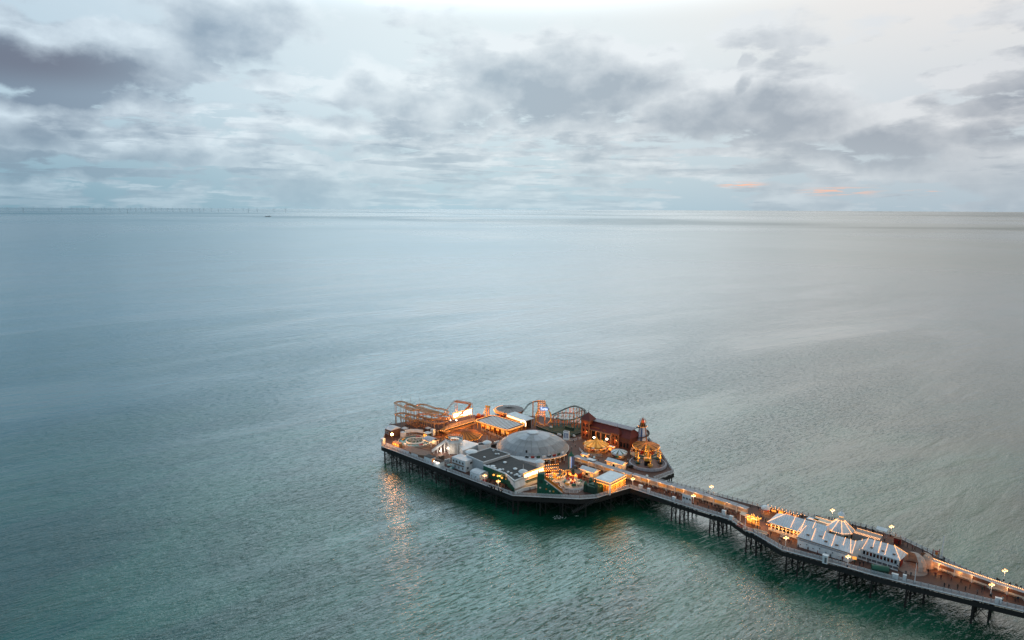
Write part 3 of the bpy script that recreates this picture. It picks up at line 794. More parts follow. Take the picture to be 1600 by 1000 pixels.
for x in (-1.6, 0, 1.6): MB().box((x, -1.03, .6), (1.1, .08, .8)).build('hatch', t, oglow)
light('hut_lamp', t, (0, -1.8, 1.6), 90); light('hut_lamp', t, (0, 2.5, 2.2), 120)
# striped canopy
c, lu, lv = rect((660, 685), (686, 685.5), DECK + 3)
t = thing('striped_canopy', 'blue and white striped canopy lit from below beside the round pool', 'canopy', (c.x, c.y, DECK), AX)
n = 14
for k in range(n):
    y0 = -lv / 2 ; x0 = -lu / 2 + lu * k / n; w = lu / n * .97
    q = MB()
    for j in range(5):
        f0, f1 = j / 5, (j + 1) / 5; z = lambda f: 2.3 + 1.3 * math.sin(math.pi * min(f * .75 + .12, 1))
        q.add([(x0, y0 + lv * f0, z(f0)), (x0 + w, y0 + lv * f0, z(f0)), (x0 + w, y0 + lv * f1, z(f1)), (x0, y0 + lv * f1, z(f1))], [(0, 1, 2, 3)])
    q.build('stripe', t, [wflat, blue][k % 2])
for x in (-1, 1):
    for y in (-1, 1): MB().box((x * lu * .45, y * lv * .45, 0), (.18, .18, 2.4)).build('post', t, white)
MB().bulbs((-lu / 2, -lv / 2, 2.35), (lu / 2, -lv / 2, 2.35), .7).bulbs((lu / 2, -lv / 2, 2.35), (lu / 2, lv / 2, 2.35), .7).build('string_light', t, bulb, kind='stuff')
MB().box((0, lv * .3, 0), (lu * .8, .4, 2.0)).build('counter', t, cream)
light('canopy_lamp', t, (0, 0, 1.9), 240, (1, .66, .36)); light('canopy_lamp', t, (0, -lv / 2 - 1, 1.9), 140, (1, .6, .3))

# raised flume with white legs
c = at(709, 686, DECK + 6.2); FR = pxr(709, 686, DECK + 6, 14.0)
t = thing('log_flume', 'raised white log flume with a curved trough, ramp and thin white legs lit from inside', 'ride', (c.x, c.y, DECK), AX)
def trough(r0, r1, z, a0, a1, nm, m1, m2):
    MB().lathe([(r0, z + .9), (r0, z), (r1, z), (r1, z + .9)], 28, a0=a0, a1=a1).build(nm, t, m1)
    MB().lathe([(r0 + .04, z + .35), (r1 - .04, z + .35)], 28, a0=a0, a1=a1).build('water', t, m2)
trough(FR - 1.6, FR, 5.4, RAD(-130), RAD(175), 'trough', white, pool)
ra = Vector((FR * .82 * math.cos(RAD(-130)), FR * .82 * math.sin(RAD(-130)), 5.5)); Mi = INV[t.name]
rb = Mi @ at(675, 706, DECK + .6)
q = MB(); q.bar(ra, rb, 1.5, .12); q.build('ramp', t, white)
for s_ in (-.75, .75):
    d = (rb - ra).normalized(); n_ = Vector((-d.y, d.x, 0)).normalized() * s_
    MB().bar(ra + n_ + Vector((0, 0, .35)), rb + n_ + Vector((0, 0, .35)), .12, .8).build('ramp_side', t, white)
for k in range(14):
    a = RAD(-150 + 340 * k / 13); r_ = FR - .2 if k % 2 else FR - 1.4
    MB().tube((r_ * math.cos(a), r_ * math.sin(a), 5.4), (r_ * 1.08 * math.cos(a), r_ * 1.08 * math.sin(a), 0), .12, .16, 6).build('leg', t, white)
for f in (.25, .5, .75):
    p = ra.lerp(rb, f)
    for s_ in (-.7, .7): MB().tube(p + Vector((0, s_, 0)), (p.x, p.y + s_ * 1.6, 0), .12).build('leg', t, white)
q = MB()
for k in range(22):
    a = RAD(-95 + 120 * k / 21); q.box(((FR - .9) * math.cos(a), (FR - .9) * math.sin(a), .1), (.06, .48, 5.2), a)
q.build('curtain', t, mat('white_curtain', (.62, .60, .58), .7, .15), kind='stuff')
MB().lathe([(0, 4.2), (FR - 2.0, 4.2)], 20).build('inner_floor', t, mat('ochre_floor', (.5, .26, .12), .7, .2))
q = MB()
for k in range(24):
    a = RAD(-130 + 300 * k / 23)
    q.bar((FR * math.cos(a), FR * math.sin(a), 6.3), (FR * math.cos(a), FR * math.sin(a), 7.2), .05)
q.lathe([(FR - .03, 7.15), (FR + .03, 7.2)], 28, a0=RAD(-130), a1=RAD(175)); q.build('guard_rail', t, white)
for p_, w_ in (((1, -FR * .7, 3.0), 620), ((-2.5, -FR - 1.5, 1.5), 380), ((0, 0, 5.5), 140), ((3.0, -FR - .6, 2.2), 200)):
    light('flume_lamp', t, p_, w_, (1, .80, .60))
for p_ in ((.6, -FR - .2, 3.0), (-2.0, -FR - 2.2, 1.5)):
    q = MB().dome((p_[0], p_[1], p_[2]), .30, .5, 8, 3); q.build('floodlight', t, wglobe)

# white pentagon roof and parapet box left of the dome
t = traced('white_roofed_shop', 'shop with a broad plain white roof right of the curved flume', 'building', [(725, 687), (750, 693.5), (737, 699), (723, 704), (716, 694)], DECK + 4.0, white, wflat, par=0)
t = traced('white_walled_kiosk', 'white walled kiosk with blank upper wall beside the left foot of the grey dome', 'kiosk', [(747, 697.5), (758, 695.5), (767, 693), (762, 690), (747, 693)], DECK + 4.6, wflat, felt, par=.4)
# lattice-railed walk at the flume's foot
t = thing('lattice_screen', 'white lattice screen in front of the small wide white turret', 'screen', at(735, 713, DECK + 2), AX)
a, b = at(724, 707, DECK + 3.5), at(745, 699, DECK + 3.5)
for k in range(10):
    p = a.lerp(b, k / 9); q = MB().bar(p + Vector((0, 0, -1.6)), p + UV * .0 + (b - a).normalized() * 1.0, .1); q.bar(p, p + (b - a).normalized() * 1.0 + Vector((0, 0, -1.6)), .1); q.build('lath', t, white, world=True)

# ================================================================== far left corner
t, lu, lv = boxhouse('corner_cabin', 'brown cabin with a pale shallow roof in the far left corner', 'cabin', (600, 669), (627, 668), 3.6, mat('brown_wall', (.17, .085, .05), .7, .25), wroof, .3, 'gable', .9)
win(t, 0, -lv / 2 + .28, 1.2, 1.2, 1.2); win(t, -lu * .3, -lv / 2 + .28, 1.2, 1.0, 1.2)
for (px, py, r, lab) in ((632.5, 667.5, 5.5, 'pale square parasol beside the brown corner cabin'), (669, 667.5, 5.5, 'pale parasol over the green stall behind the striped canopy')):
    p = at(px, py, DECK + 3.0); rr = pxr(px, py, DECK, r)
    t = thing('parasol', lab, 'parasol', (p.x, p.y, DECK), 0)
    MB().lathe([(rr * 1.1, 2.5), (rr * .5, 2.95), (0, 3.3)], 4).build('cover', t, wflat); MB().tube((0, 0, 0), (0, 0, 3.2), .08).build('pole', t, white)
t = thing('curved_screen', 'long white curved screen wall behind the round pool', 'wall', at(648, 680), AX)
pts = [at(*p) for p in ((633, 681), (642, 679.5), (652, 679.5), (661, 681))]
q = MB()
for a, b in zip(pts, pts[1:]): q.bar(a + Vector((0, 0, 2.2)), b + Vector((0, 0, 2.2)), .3, 1.6)
q.build('panel', t, wflat, world=True)
q = MB()
for a, b in zip(pts, pts[1:]): q.bar(a + Vector((0, 0, .7)), b + Vector((0, 0, .7)), .25, 1.4)
q.build('base', t, timber, world=True)
t, lu, lv = boxhouse('food_stall', 'small green and orange lit stall under a pale parasol', 'stall', (661, 676), (675, 676), 2.6, dgreen, wflat, .1)
for x in (-1, 1): MB().box((x * lu * .22, -lv / 2 - .02, .8), (lu * .3, .1, 1.2)).build('hatch', t, oglow)
light('stall_lamp', t, (0, -lv / 2 - 1, 1.8), 140)
for (px, py, w, h, lab) in ((676.5, 680, 2.0, 3.0, 'white upright box behind the striped canopy'), (630, 682, 2.2, 2.2, 'pale box beside the far left cabin'), (598.5, 693, 1.8, 2.4, 'white box at the far left corner rail'), (683, 679, 1.6, 2.0, 'small brown box by the orange canopy')):
    t = thing('equipment_box', lab, 'box', at(px, py), AX)
    MB().box((0, 0, 0), (w, w * .8, h)).build('body', t, timber if 'brown' in lab else wflat); MB().box((0, 0, h), (w * 1.05, w * .85, .08)).build('lid', t, white)
# bright floodlight at the corner
t = thing('floodlight_mast', 'very bright warm floodlight on a mast at the far left corner', 'lamp', at(613, 697.5))
MB().tube((0, 0, 0), (0, 0, 5.5), .12, .08).build('mast', t, iron)
MB().lathe([(0, -.55), (.5, -.3), (.62, 0), (.5, .3), (0, .55)], 12, c=(0, 0, 5.9)).build('lamp', t, mat('floodlight_glass', (1, .7, .4), .5, 0, emit=60, ecol=(1, .52, .18)))
light('floodlight', t, (0, -1.6, 5.2), 4800, (1, .36, .07), 2.2)
# white boxes on the front rail at the left end
t = thing('rail_screen', 'row of white panels fixed inside the front rail at the left corner', 'screen', at(620, 703), AX)
a, b = at(601, 697), at(651, 716.5)
for k in range(9):
    p, r_ = a.lerp(b, k / 9) + VV * .8, a.lerp(b, (k + .94) / 9) + VV * .8
    MB().bar(p + Vector((0, 0, .8)), r_ + Vector((0, 0, .8)), .08, 1.2).build('panel', t, wflat, world=True)

# ================================================================== orange canopies
c = at(725, 689.5); R_o = pxr(725, 680, DECK + 3.5, 28.5)
t = thing('orange_canopy', 'large eight sided orange canopy with dark ribs left of the grey dome', 'canopy', (c.x, c.y, DECK), RAD(10))
ap = (0, 0, 5.9); n = 24
for k in range(n):
    a0, a1 = 2 * math.pi * k / n, 2 * math.pi * (k + .93) / n
    def rim(a): 
        s_ = math.pi / 4; f = math.cos(s_ / 2) / math.cos((a % s_) - s_ / 2); return (R_o * f * math.cos(a), R_o * f * math.sin(a), 3.4)
    q = MB().add([ap, rim(a0), rim(a1)], [(0, 1, 2)]); q.add([rim(a0), rim(a1), (rim(a1)[0], rim(a1)[1], 2.8), (rim(a0)[0], rim(a0)[1], 2.8)], [(0, 1, 2, 3)]); q.build('canopy_panel', t, ocan)
    a2 = 2 * math.pi * (k + 1) / n
    MB().bar(Vector(ap) + Vector((0, 0, .05)), Vector(rim(a1 + .02)) + Vector((0, 0, .08)), .34, .16).build('rib', t, bcan)
for k in range(8):
    a = 2 * math.pi * k / 8; MB().box((R_o * .93 * math.cos(a), R_o * .93 * math.sin(a), 0), (.2, .2, 3.4), a).build('post', t, orange)
for k in range(5):
    a = 1.3 * k; MB().lathe([(0, .4), (.9, .4), (1.1, 1.1), (.9, 1.5)], 10, c=(R_o * .55 * math.cos(a), R_o * .55 * math.sin(a), 0)).build('ride_car', t, redp)
q = MB()
for k in range(60):
    a = 2 * math.pi * k / 60; f = rim(a); q.ball((f[0] * 1.01, f[1] * 1.01, 2.8), .09)
q.build('string_light', t, obulb, kind='stuff')
for a in (0, 1.57, 3.14, 4.71): light('canopy_lamp', t, (R_o * .5 * math.cos(a), R_o * .5 * math.sin(a), 2.4), 200, (1, .42, .10))
light('canopy_floodlight', t, (1.0, 5.5, 8.0), 1700, (1, .42, .10)); light('canopy_floodlight', t, (6.5, 1.0, 7.5), 1300, (1, .42, .10)); light('canopy_floodlight', t, (-4.5, -2.0, 8.0), 900, (1, .42, .10))

# striped pavilion
c, lu, lv = rect((741, 656.5), (821, 662.5), DECK + 4.2)
t = thing('striped_pavilion', 'long open pavilion roofed with white and brown slats and edged with orange lights', 'pavilion', (c.x, c.y, DECK), AX + RAD(-1))
hx, hy = lu / 2, lv / 2
def rr_pts(hx, hy, r, n=5):
    P_ = []
    for sx, sy, s0 in ((1, 1, 0), (-1, 1, 90), (-1, -1, 180), (1, -1, 270)):
        for k in range(n + 1):
            a = RAD(s0 + 90 * k / n); P_.append((sx * (hx - r) + r * math.cos(a), sy * (hy - r) + r * math.sin(a)))
    return P_
MB().prism(rr_pts(hx, hy, 2.2), 3.7, 4.0).build('roof_base', t, mat('brown_roof', (.11, .035, .016), .7, .25))
ns = 13
for k in range(ns):
    x = -hx + 1.5 + (lu - 3.0) * (k + .5) / ns
    sh = 1.4 if k in (0, ns - 1) else .7
    MB().box((x, 0, 4.0), ((lu - 3.0) / ns * .52, lv - sh * 2, .07)).build('roof_slat', t, wflat)
rp = rr_pts(hx + .1, hy + .1, 2.3)
q = MB()
for a, b in zip(rp, rp[1:] + rp[:1]): q.bar((*a, 3.85), (*b, 3.85), .3, .55)
q.build('fascia', t, mat('lit_fascia', (.6, .28, .08), .6, .15, emit=.5, ecol=(1, .42, .1)))
q = MB()
for a, b in zip(rp, rp[1:] + rp[:1]): q.bulbs((*a, 4.15), (*b, 4.15), .55, .10)
q.build('string_light', t, bulb, kind='stuff')
for k in range(8):
    for y in (-1, 1): MB().tube((-hx + 1.6 + k * (lu - 3.2) / 7, y * (hy - .8), 0), (-hx + 1.6 + k * (lu - 3.2) / 7, y * (hy - .8), 3.7), .16).build('column', t, yellow)
for k in range(6):
    x = -hx + 3 + k * (lu - 6) / 5
    MB().box((x, 0, 0), (2.2, hy * 1.0, 2.0)).build('stall', t, [redp, cream, ocan][k % 3])
    MB().box((x, -hy * .5 - .05, .9), (1.8, .1, .8)).build('lit_counter', t, oglow)
for k in range(7): light('pavilion_lamp', t, (-hx + 2.0 + k * (lu - 4) / 6, -hy - .3, 2.9), 210)
for k in range(3): light('pavilion_lamp', t, (hx + .8, -hy + 1.5 + k * 3.5, 2.6), 150)
light('pavilion_lamp', t, (-hx - 1, 0, 2.8), 200)
# lit arch
p = at(817.5, 672); t = thing('lit_arch', 'small white lit arch at the right end of the striped pavilion', 'sign', p, RAD(-30))
q = MB(); pr = None
for k in range(13):
    a = math.pi * k / 12; c_ = Vector((1.35 * math.cos(a), 0, 3.6 + 1.35 * math.sin(a)))
    if pr is not None: q.bar(pr, c_, .45)
    pr = c_
q.bar((1.35, 0, 3.6), (1.35, 0, 2.2), .45); q.build('arch_tube', t, mat('arch_light', (1, .8, .6), .5, 0, emit=2.6, ecol=(1, .72, .42)))
for s_ in (-1, 1): MB().box((s_ * 1.35, 0, 0), (.4, .4, 3.5 if s_ < 0 else 2.2)).build('leg', t, orange)

# ride under the round disc roof and its booth
p = at(795, 652); R_d = pxr(795, 640, DECK + 5, 23.0)
t = thing('waltzer', 'round ride with a flat grey disc roof rimmed with orange lights at the back', 'ride', (p.x, p.y, DECK), AX)
MB().lathe([(R_d, 4.5), (R_d * .6, 4.9), (R_d * .12, 5.3)], 40).build('roof', t, mat('mauve_grey_roof', (.22, .19, .185), .6, .2, .6))
MB().lathe([(R_d * .12, 5.2), (R_d * .13, 5.6), (0, 5.65)], 16).build('roof_hub', t, iron)
for k in range(16):
    a = 2 * math.pi * k / 16; MB().bar((R_d * math.cos(a), R_d * math.sin(a), 4.55), (R_d * .13 * math.cos(a), R_d * .13 * math.sin(a), 5.36), .08).build('rib', t, iron)
MB().lathe([(R_d, 3.5), (R_d + .05, 4.5)], 40).build('rim', t, mat('rim_board', (.45, .18, .06), .6, .2))
q = MB()
for k in range(64):
    a = 2 * math.pi * k / 64
    if 28 < k < 56: q.ball(((R_d + .1) * math.cos(a), (R_d + .1) * math.sin(a), 4.4), .12)
    if 28 < k < 52: q.ball(((R_d + .1) * math.cos(a), (R_d + .1) * math.sin(a), 3.8), .12); q.ball(((R_d - .7) * math.cos(a), (R_d - .7) * math.sin(a), 4.7), .1)
q.build('string_light', t, obulb, kind='stuff')
MB().lathe([(R_d * .95, 0), (R_d * .95, .6), (0, .7)], 32).build('platform', t, timber)
for k in range(10):
    a = 2 * math.pi * k / 10; MB().tube((R_d * .92 * math.cos(a), R_d * .92 * math.sin(a), 0), (R_d * .92 * math.cos(a), R_d * .92 * math.sin(a), 4.5), .13).build('column', t, orange)
for k in range(6):
    a = 2 * math.pi * k / 6; MB().lathe([(0, .7), (.8, .7), (1.0, 1.5), (.7, 1.9)], 10, c=(R_d * .6 * math.cos(a), R_d * .6 * math.sin(a), 0)).build('ride_car', t, redp)
light('ride_lamp', t, (-2, -R_d * .8, 3), 260); light('ride_lamp', t, (3, -R_d * .8, 3), 260)
A, B = at(791, 647, DECK + 4.4), at(821, 657.5, DECK + 4.4); c = (A + B) / 2; d = B - A; ang = math.atan2(d.y, d.x); L_ = d.length
t = thing('ride_booth', 'long booth with bright letters and a sloping white roof behind the striped pavilion', 'booth', (c.x, c.y, DECK), ang)
MB().add([(-L_ / 2, 0, 4.4), (L_ / 2, 0, 4.4), (L_ / 2 + 1.5, 4.6, 5.2), (-L_ / 2 + 1.5, 4.6, 5.2), (-L_ / 2, 0, 4.2), (L_ / 2, 0, 4.2), (L_ / 2 + 1.5, 4.6, 5.0), (-L_ / 2 + 1.5, 4.6, 5.0)],
         [(0, 1, 2, 3), (7, 6, 5, 4), (0, 4, 5, 1), (1, 5, 6, 2), (2, 6, 7, 3), (3, 7, 4, 0)]).build('roof', t, wflat)
MB().box((0, .3, 2.6), (L_, .3, 1.8)).build('fascia', t, mat('booth_fascia', (.5, .2, .05), .6, .2, emit=.35, ecol=(1, .4, .1)))
q = MB()
for k in range(22): q.box((-L_ / 2 + .7 + k * (L_ - 1.4) / 21, .1, 3.1 + .2 * (k % 2)), (.32, .12, .9))
q.build('light_strip', t, mat('booth_letters', (1, .8, .5), .5, 0, emit=4, ecol=(1, .66, .30)), kind='stuff')
for k in range(7): MB().box((-L_ / 2 + .5 + k * (L_ - 1) / 6, .4, 0), (.25, .25, 2.6)).build('post', t, orange)
MB().box((1.0, 3.5, 0), (L_ * .9, .3, 4.2)).build('back_wall', t, dark)
for x in (-L_ * .3, 0, L_ * .3): light('booth_lamp', t, (x, -.9, 2.3), 160)
t = thing('booster_ride', 'orange tower ride with a slanting white arm behind the striped pavilion', 'ride', at(762, 658), AX)
for (x, y) in ((-.7, 0), (.9, 0)): MB().box((x, y, 0), (.5, .5, 7.6)).build('mast', t, orange)
q = MB()
for z in range(7): q.bar((-.7, 0, z), (.9, 0, z + 1), .16); q.bar((.9, 0, z), (-.7, 0, z + 1), .16)
q.build('lattice', t, orange)
MB().bar((-3.4, 0, 1.5), (-1.2, 0, 7.0), .9, .8).build('arm', t, white); MB().box((.1, 0, 7.5), (2.6, 1.2, .9)).build('head', t, yellow)
q = MB().bulbs((-.7, -.35, 1), (-.7, -.35, 7.5), .7, .1).bulbs((.9, -.35, 1), (.9, -.35, 7.5), .7, .1); q.build('string_light', t, obulb, kind='stuff')
light('ride_lamp', t, (0, -2, 4), 220)
for i, (px, py, h, m_) in enumerate(((748, 658, 4.2, 'red'), (753, 657, 3.2, 'brown'), (744, 660, 2.2, 'dark'))):
    t = thing('ride_machinery', {'red': 'dark red machine housing left of the orange tower ride', 'brown': 'brown machine housing next to the orange tower ride', 'dark': 'low dark housing at the left end of the striped pavilion'}[m_], 'machine', at(px, py), AX)
    MB().box((0, 0, 0), (2.6, 2.4, h * .7)).build('body', t, {'red': redp, 'brown': timber, 'dark': dark}[m_]); MB().lathe([(1.0, h * .7), (1.1, h * .85), (.5, h), (0, h)], 10).build('top', t, {'red': orange, 'brown': redp, 'dark': timber}[m_])

# ================================================================== coasters
def catmull(pts, n=6, closed=False):
    P_ = [Vector(p) for p in pts]; N_ = len(P_); out = []
    rng_ = range(N_ if closed else N_ - 1)
    g_ = lambda i: P_[i % N_] if closed else P_[max(0, min(N_ - 1, i))]
    for i in rng_:
        a, b, c, d = g_(i - 1), g_(i), g_(i + 1), g_(i + 2)
        for k in range(n):
            t_ = k / n; out.append(.5 * ((2 * b) + (c - a) * t_ + (2 * a - 5 * b + 4 * c - d) * t_ ** 2 + (3 * b - a - 3 * c + d) * t_ ** 3))
    if not closed: out.append(P_[-1])
    return out
def track(parent, pts, width, m_, tie=1.2, closed=False, name='track', rail=.2, deep=.35, tm=None):
    ps = catmull(pts, 6, closed)
    if closed: ps.append(ps[0])
    q = MB(); acc = 0
    offs = []
    for i, p in enumerate(ps):
        d = (ps[min(i + 1, len(ps) - 1)] - ps[max(i - 1, 0)]); d.z = 0
        if d.length < 1e-4: d = Vector((1, 0, 0))
        d.normalize(); offs.append(Vector((-d.y, d.x, 0)) * width / 2)
    for i in range(len(ps) - 1):
        for s_ in (1, -1): q.bar(ps[i] + offs[i] * s_, ps[i + 1] + offs[i + 1] * s_, rail, rail)
        q.bar(ps[i] - Vector((0, 0, deep)), ps[i + 1] - Vector((0, 0, deep)), rail, rail)
        acc += (ps[i + 1] - ps[i]).length
        if acc > tie:
            acc = 0; q.bar(ps[i] + offs[i] * 1.1, ps[i] - offs[i] * 1.1, .16, .12)
    q.build(name, parent, m_, world=True)
    return ps

c = at(660, 668)
mc = thing('mouse_coaster', 'orange two level zigzag roller coaster on thin posts at the far left back', 'roller coaster', (c.x, c.y, DECK), AX)
Z1, Z2 = DECK + 5.2, DECK + 10.6
A_ = lambda pts, z: [at(x, y, z) for x, y in pts]
top1 = A_([(617, 629.5), (627, 627), (638, 630.5), (652, 636), (652, 640), (641, 640.5), (628, 635)], Z2)
top2 = A_([(633, 634), (640, 632), (652, 637), (668, 642), (684, 644.5), (679, 647), (664, 643.5), (650, 639.5), (638, 636.5)], Z2 - .4)
top3 = A_([(652, 632.5), (664, 632), (680, 637.5), (690, 638.5), (700, 643), (694, 646), (676, 641.5), (660, 637)], Z2 - .2)
lo1 = A_([(618, 647), (628, 645), (640, 647), (652, 652), (648, 657), (636, 655), (626, 651)], Z1)
lo2 = A_([(634, 650), (644, 648), (660, 652), (676, 656), (692, 652), (700, 656), (690, 661), (672, 660), (655, 657), (642, 654)], Z1 - .3)
lo3 = A_([(652, 648), (664, 646.5), (680, 650), (694, 648), (704, 650), (700, 655), (684, 655), (666, 653)], Z1 + .3)
for ps_, r_ in ((top1, .8), (top2, .8), (top3, .8), (lo1, .9), (lo2, .9), (lo3, .9)):
    pp_ = track(mc, ps_, 1.05, mat('amber_steel', (.66, .27, .055), .5, .35, 1.5), .8, True, rail=.26)
    tb_ = MB()
    for p in pp_[::3]: tb_.ball(p - Vector((0, .6, .1)), .10)
    tb_.build('string_light', mc, obulb, world=True, kind='stuff')
    for i in range(0, len(pp_) - 1, 5):
        p = pp_[i]
        MB().tube(p - Vector((0, 0, .3)), (p.x, p.y, DECK), .11, .13, 5).build('support', mc, mat('pale_orange_post', (.50, .26, .13), .5, .2), world=True)
# low crossing platforms of the lower level
pl = [at(*p, DECK + 2.6) for p in ((632, 664), (660, 657), (704, 655), (742, 648), (744, 653), (706, 668), (688, 672), (650, 671))]
MB().prism([p.xy for p in pl], DECK + 2.3, DECK + 2.6).build('lower_platform', mc, mat('dark_red_brown_floor', (.10, .035, .018), .8, .3), world=True)
q = MB()
for k in range(14):
    p = pl[7].lerp(pl[0], (k % 7) / 6); r_ = pl[6].lerp(pl[1], (k % 7) / 6); p = p.lerp(r_, .3 * (k // 7))
    q.bar(p - Vector((0, 0, 0)), (p.x, p.y, DECK), .2)
    q.bar(p + Vector((0, 0, 1.0)), p + UV * 3 + Vector((0, 0, 2.4)), .22)
q.build('cross_brace', mc, orange, world=True)
# lift hill and its top
ta, tb = at(711, 626, DECK + 13.0), at(735, 631, DECK + 13.0)
track(mc, [at(684, 655, DECK + 3.0), at(694, 645, DECK + 7.5), at(704, 633, DECK + 11.3), ta], 1.0, mat('pale_orange_rail', (.42, .27, .18), .5, .2), 1.0, name='lift_hill', rail=.14)
track(mc, [ta, ta.lerp(tb, .5) + Vector((0, 0, .2)), tb, at(727, 640, DECK + 9.5), at(716, 650, DECK + 6)], 1.5, orange, .8, name='top_run', rail=.32, deep=.6)
for p in (ta, ta.lerp(tb, .12), tb, tb.lerp(ta, .12), tb + VV * 1.5, ta + VV * 1.5):
    MB().tube(p, (p.x, p.y, DECK), .10, .13, 5).build('support', mc, mat('pale_orange_post', ()), world=True)
q = MB()
for k in range(4):
    z0, z1 = DECK + 3 + k * 2.4, DECK + 5.4 + k * 2.4
    q.bar((tb.x, tb.y, z0), (tb.x - 1.2, tb.y + 1.3, z1), .12); q.bar((tb.x - 1.2, tb.y + 1.3, z0), (tb.x, tb.y, z1), .12)
q.build('cross_brace', mc, orange, world=True)
# station under orange light
stn = [at(*p, DECK + 3.6) for p in ((687, 672), (700, 663), (741, 653), (745, 661), (714, 673), (700, 678))]
MB().prism([p.xy for p in stn], DECK + 3.4, DECK + 3.6).build('station_roof', mc, ocan, world=True)
a, b = at(696, 669, DECK + 5.3), at(741, 655.5, DECK + 5.3)
for k in range(9):
    p, r_ = a.lerp(b, k / 9), a.lerp(b, (k + .9) / 9)
    MB().bar(p, r_, .15, 1.5).build('side_panel', mc, mat('pale_panel', (.50, .34, .26), .6, .3), world=True)
MB().bar(a - Vector((0, .2, 1.1)), b - Vector((0, .2, 1.1)), .4, .5).build('dark_gutter', mc, dark, world=True)
q = MB().bulbs(a - Vector((0, .3, .7)), b - Vector((0, .3, .7)), .9, .12).bulbs(at(688, 673, DECK + 3.7), at(715, 674, DECK + 3.7), .9, .12)
q.build('string_light', mc, obulb, world=True, kind='stuff')
for k in range(8):
    p = a.lerp(b, k / 7) - Vector((.2, .5, 0)); MB().bar((p.x, p.y, DECK), (p.x, p.y, p.z - 1), .2).build('column', mc, orange, world=True)
for (px, py, h) in ((700, 668, 6.6), (714, 664, 7.0), (728, 659, 7), (738, 655, 7.0), (655, 662, 3.6), (672, 662, 3.6), (690, 680, 2.5), (716, 668, 2.2), (730, 664, 2.2), (640, 652, 7.5), (664, 644, 8)):
    light('coaster_lamp', mc, at(px, py + 1, DECK) + Vector((0, -1.0, h)), 700 if px > 680 else 300, (1, .42, .10), local=False)
for (px, py, z, s) in ((713, 656.5, 5.5, 1), (704, 656.5, 4.8, .7)):
    p = at(px, py, DECK + z); MB().ball(p, .38 * s).build('floodlight', mc, wglobe, world=True)
A, B = at(708.5, 655, DECK + 5.2), at(737, 647.5, DECK + 5.2); c = (A + B) / 2; d = B - A; L_ = d.length
sg = thing('coaster_sign', 'glaring white and orange sign CRAZY MOUSE on the left coaster', 'sign', c, math.atan2(d.y, d.x))
MB().box((0, .2, 0), (L_ * 1.04, .3, 3.2)).build('board', sg, mat('sign_board_lit', (.6, .3, .1), .6, .15, emit=.9, ecol=(1, .42, .12)))
text(sg, 'CRAZY', 2.6, upright(-L_ * .24, 0, 1.6, 0), mat('white_lit_letters', (1, .9, .8), .5, 0, emit=9, ecol=(1, .80, .55)), width=L_ * .5)
text(sg, 'MOUSE', 3.0, upright(L_ * .27, 0, 1.6, 0), mat('white_lit_letters', ()), width=L_ * .44)
MB().box((L_ * .27, .03, .25), (L_ * .46, .05, 2.7)).build('lit_panel', sg, glow)
q = MB()
for z in (-.05, 3.2): q.bulbs((-L_ * .52, -.05, z), (L_ * .52, -.05, z), .6, .13)
q.build('string_light', sg, bulb, kind='stuff')
for i, (px, py, ty, lab) in enumerate(((646, 668, 631, 'white pole at the front of the left coaster, left of a pair'), (666, 667, 619, 'taller white pole at the front of the left coaster'))):
    p = at(px, py); h = 0
    while at(px, ty, DECK + h).y < p.y - 0 or h == 0:
        h += .1
        if h > 20 or at(px, ty, DECK + h).y <= p.y: break
    t = thing('white_pole', lab, 'pole', p); MB().tube((0, 0, 0), (0, 0, h), .22, .16).build('pole', t, white); MB().ball((0, 0, h), .25).build('cap', t, steel)
for i, (px, by, h) in enumerate(((628, 660, 14.5), (642, 659, 13.5), (656, 658, 13))):
    t = thing('flagpole', ['thin pole rising over the left coaster, leftmost of three', 'thin pole rising over the left coaster, middle of three', 'thin pole rising over the left coaster, rightmost of three'][i], 'pole', at(px, by), 0, 'thin poles behind the left coaster')
    MB().tube((0, 0, 0), (0, 0, h), .10, .06, 6).build('pole', t, steel); MB().ball((0, 0, h), .14).build('finial', t, steel)

# ---- looping coaster
c = at(872, 668)
tc_ = thing('looping_coaster', 'looping roller coaster with orange columns, dark rails and a lit orange loop at the back', 'roller coaster', (c.x, c.y, DECK), AX)
drail = mat('dark_teal_rail', (.03, .065, .065), .5, .2)
# lit lift tower
def post(px, by, ty, m_=None, r=.22, nm='column'):
    p = at(px, by); k = (CAMZ - DECK); d = ray(px, ty); h = CAMZ + d.z * (p.y / d.y) - DECK
    MB().tube(p, p + Vector((0, 0, h)), r, r, 6).build(nm, tc_, m_ or orange, world=True); return p + Vector((0, 0, h))
T1 = post(832.5, 664, 627.5, orange, .3); T2 = post(840.5, 662, 626, orange, .3); T3 = post(851, 664, 626.5, orange, .3)
MB().bar(T1, T2, .35).build('beam', tc_, orange, world=True); MB().bar(T2, T3, .35).build('beam', tc_, orange, world=True)
q = MB()
for k in range(6):
    f0, f1 = k * 1.35, (k + 1) * 1.35
    a, b = T2 - Vector((0, 0, f0)), T3 - Vector((0, 0, f1)); q.bar(a, b, .18); q.bar(T3 - Vector((0, 0, f0)), T2 - Vector((0, 0, f1)), .18); q.bar(T2 - Vector((0, 0, f1)), T3 - Vector((0, 0, f1)), .2)
    q.bar(T2 - Vector((0, 0, f0 + .7)), T3 - Vector((0, 0, f0 + .7)), .16)
q.build('tower_lattice', tc_, mat('lit_orange_lattice', (.62, .24, .06), .5, .2), world=True)
q = MB()
for k in range(9):
    for j in range(5):
        p = (T2 - Vector((0, 0, k * .9))).lerp(T3 - Vector((0, 0, k * .9)), j / 4); q.ball(p + Vector((0, -.3, 0)), .10)
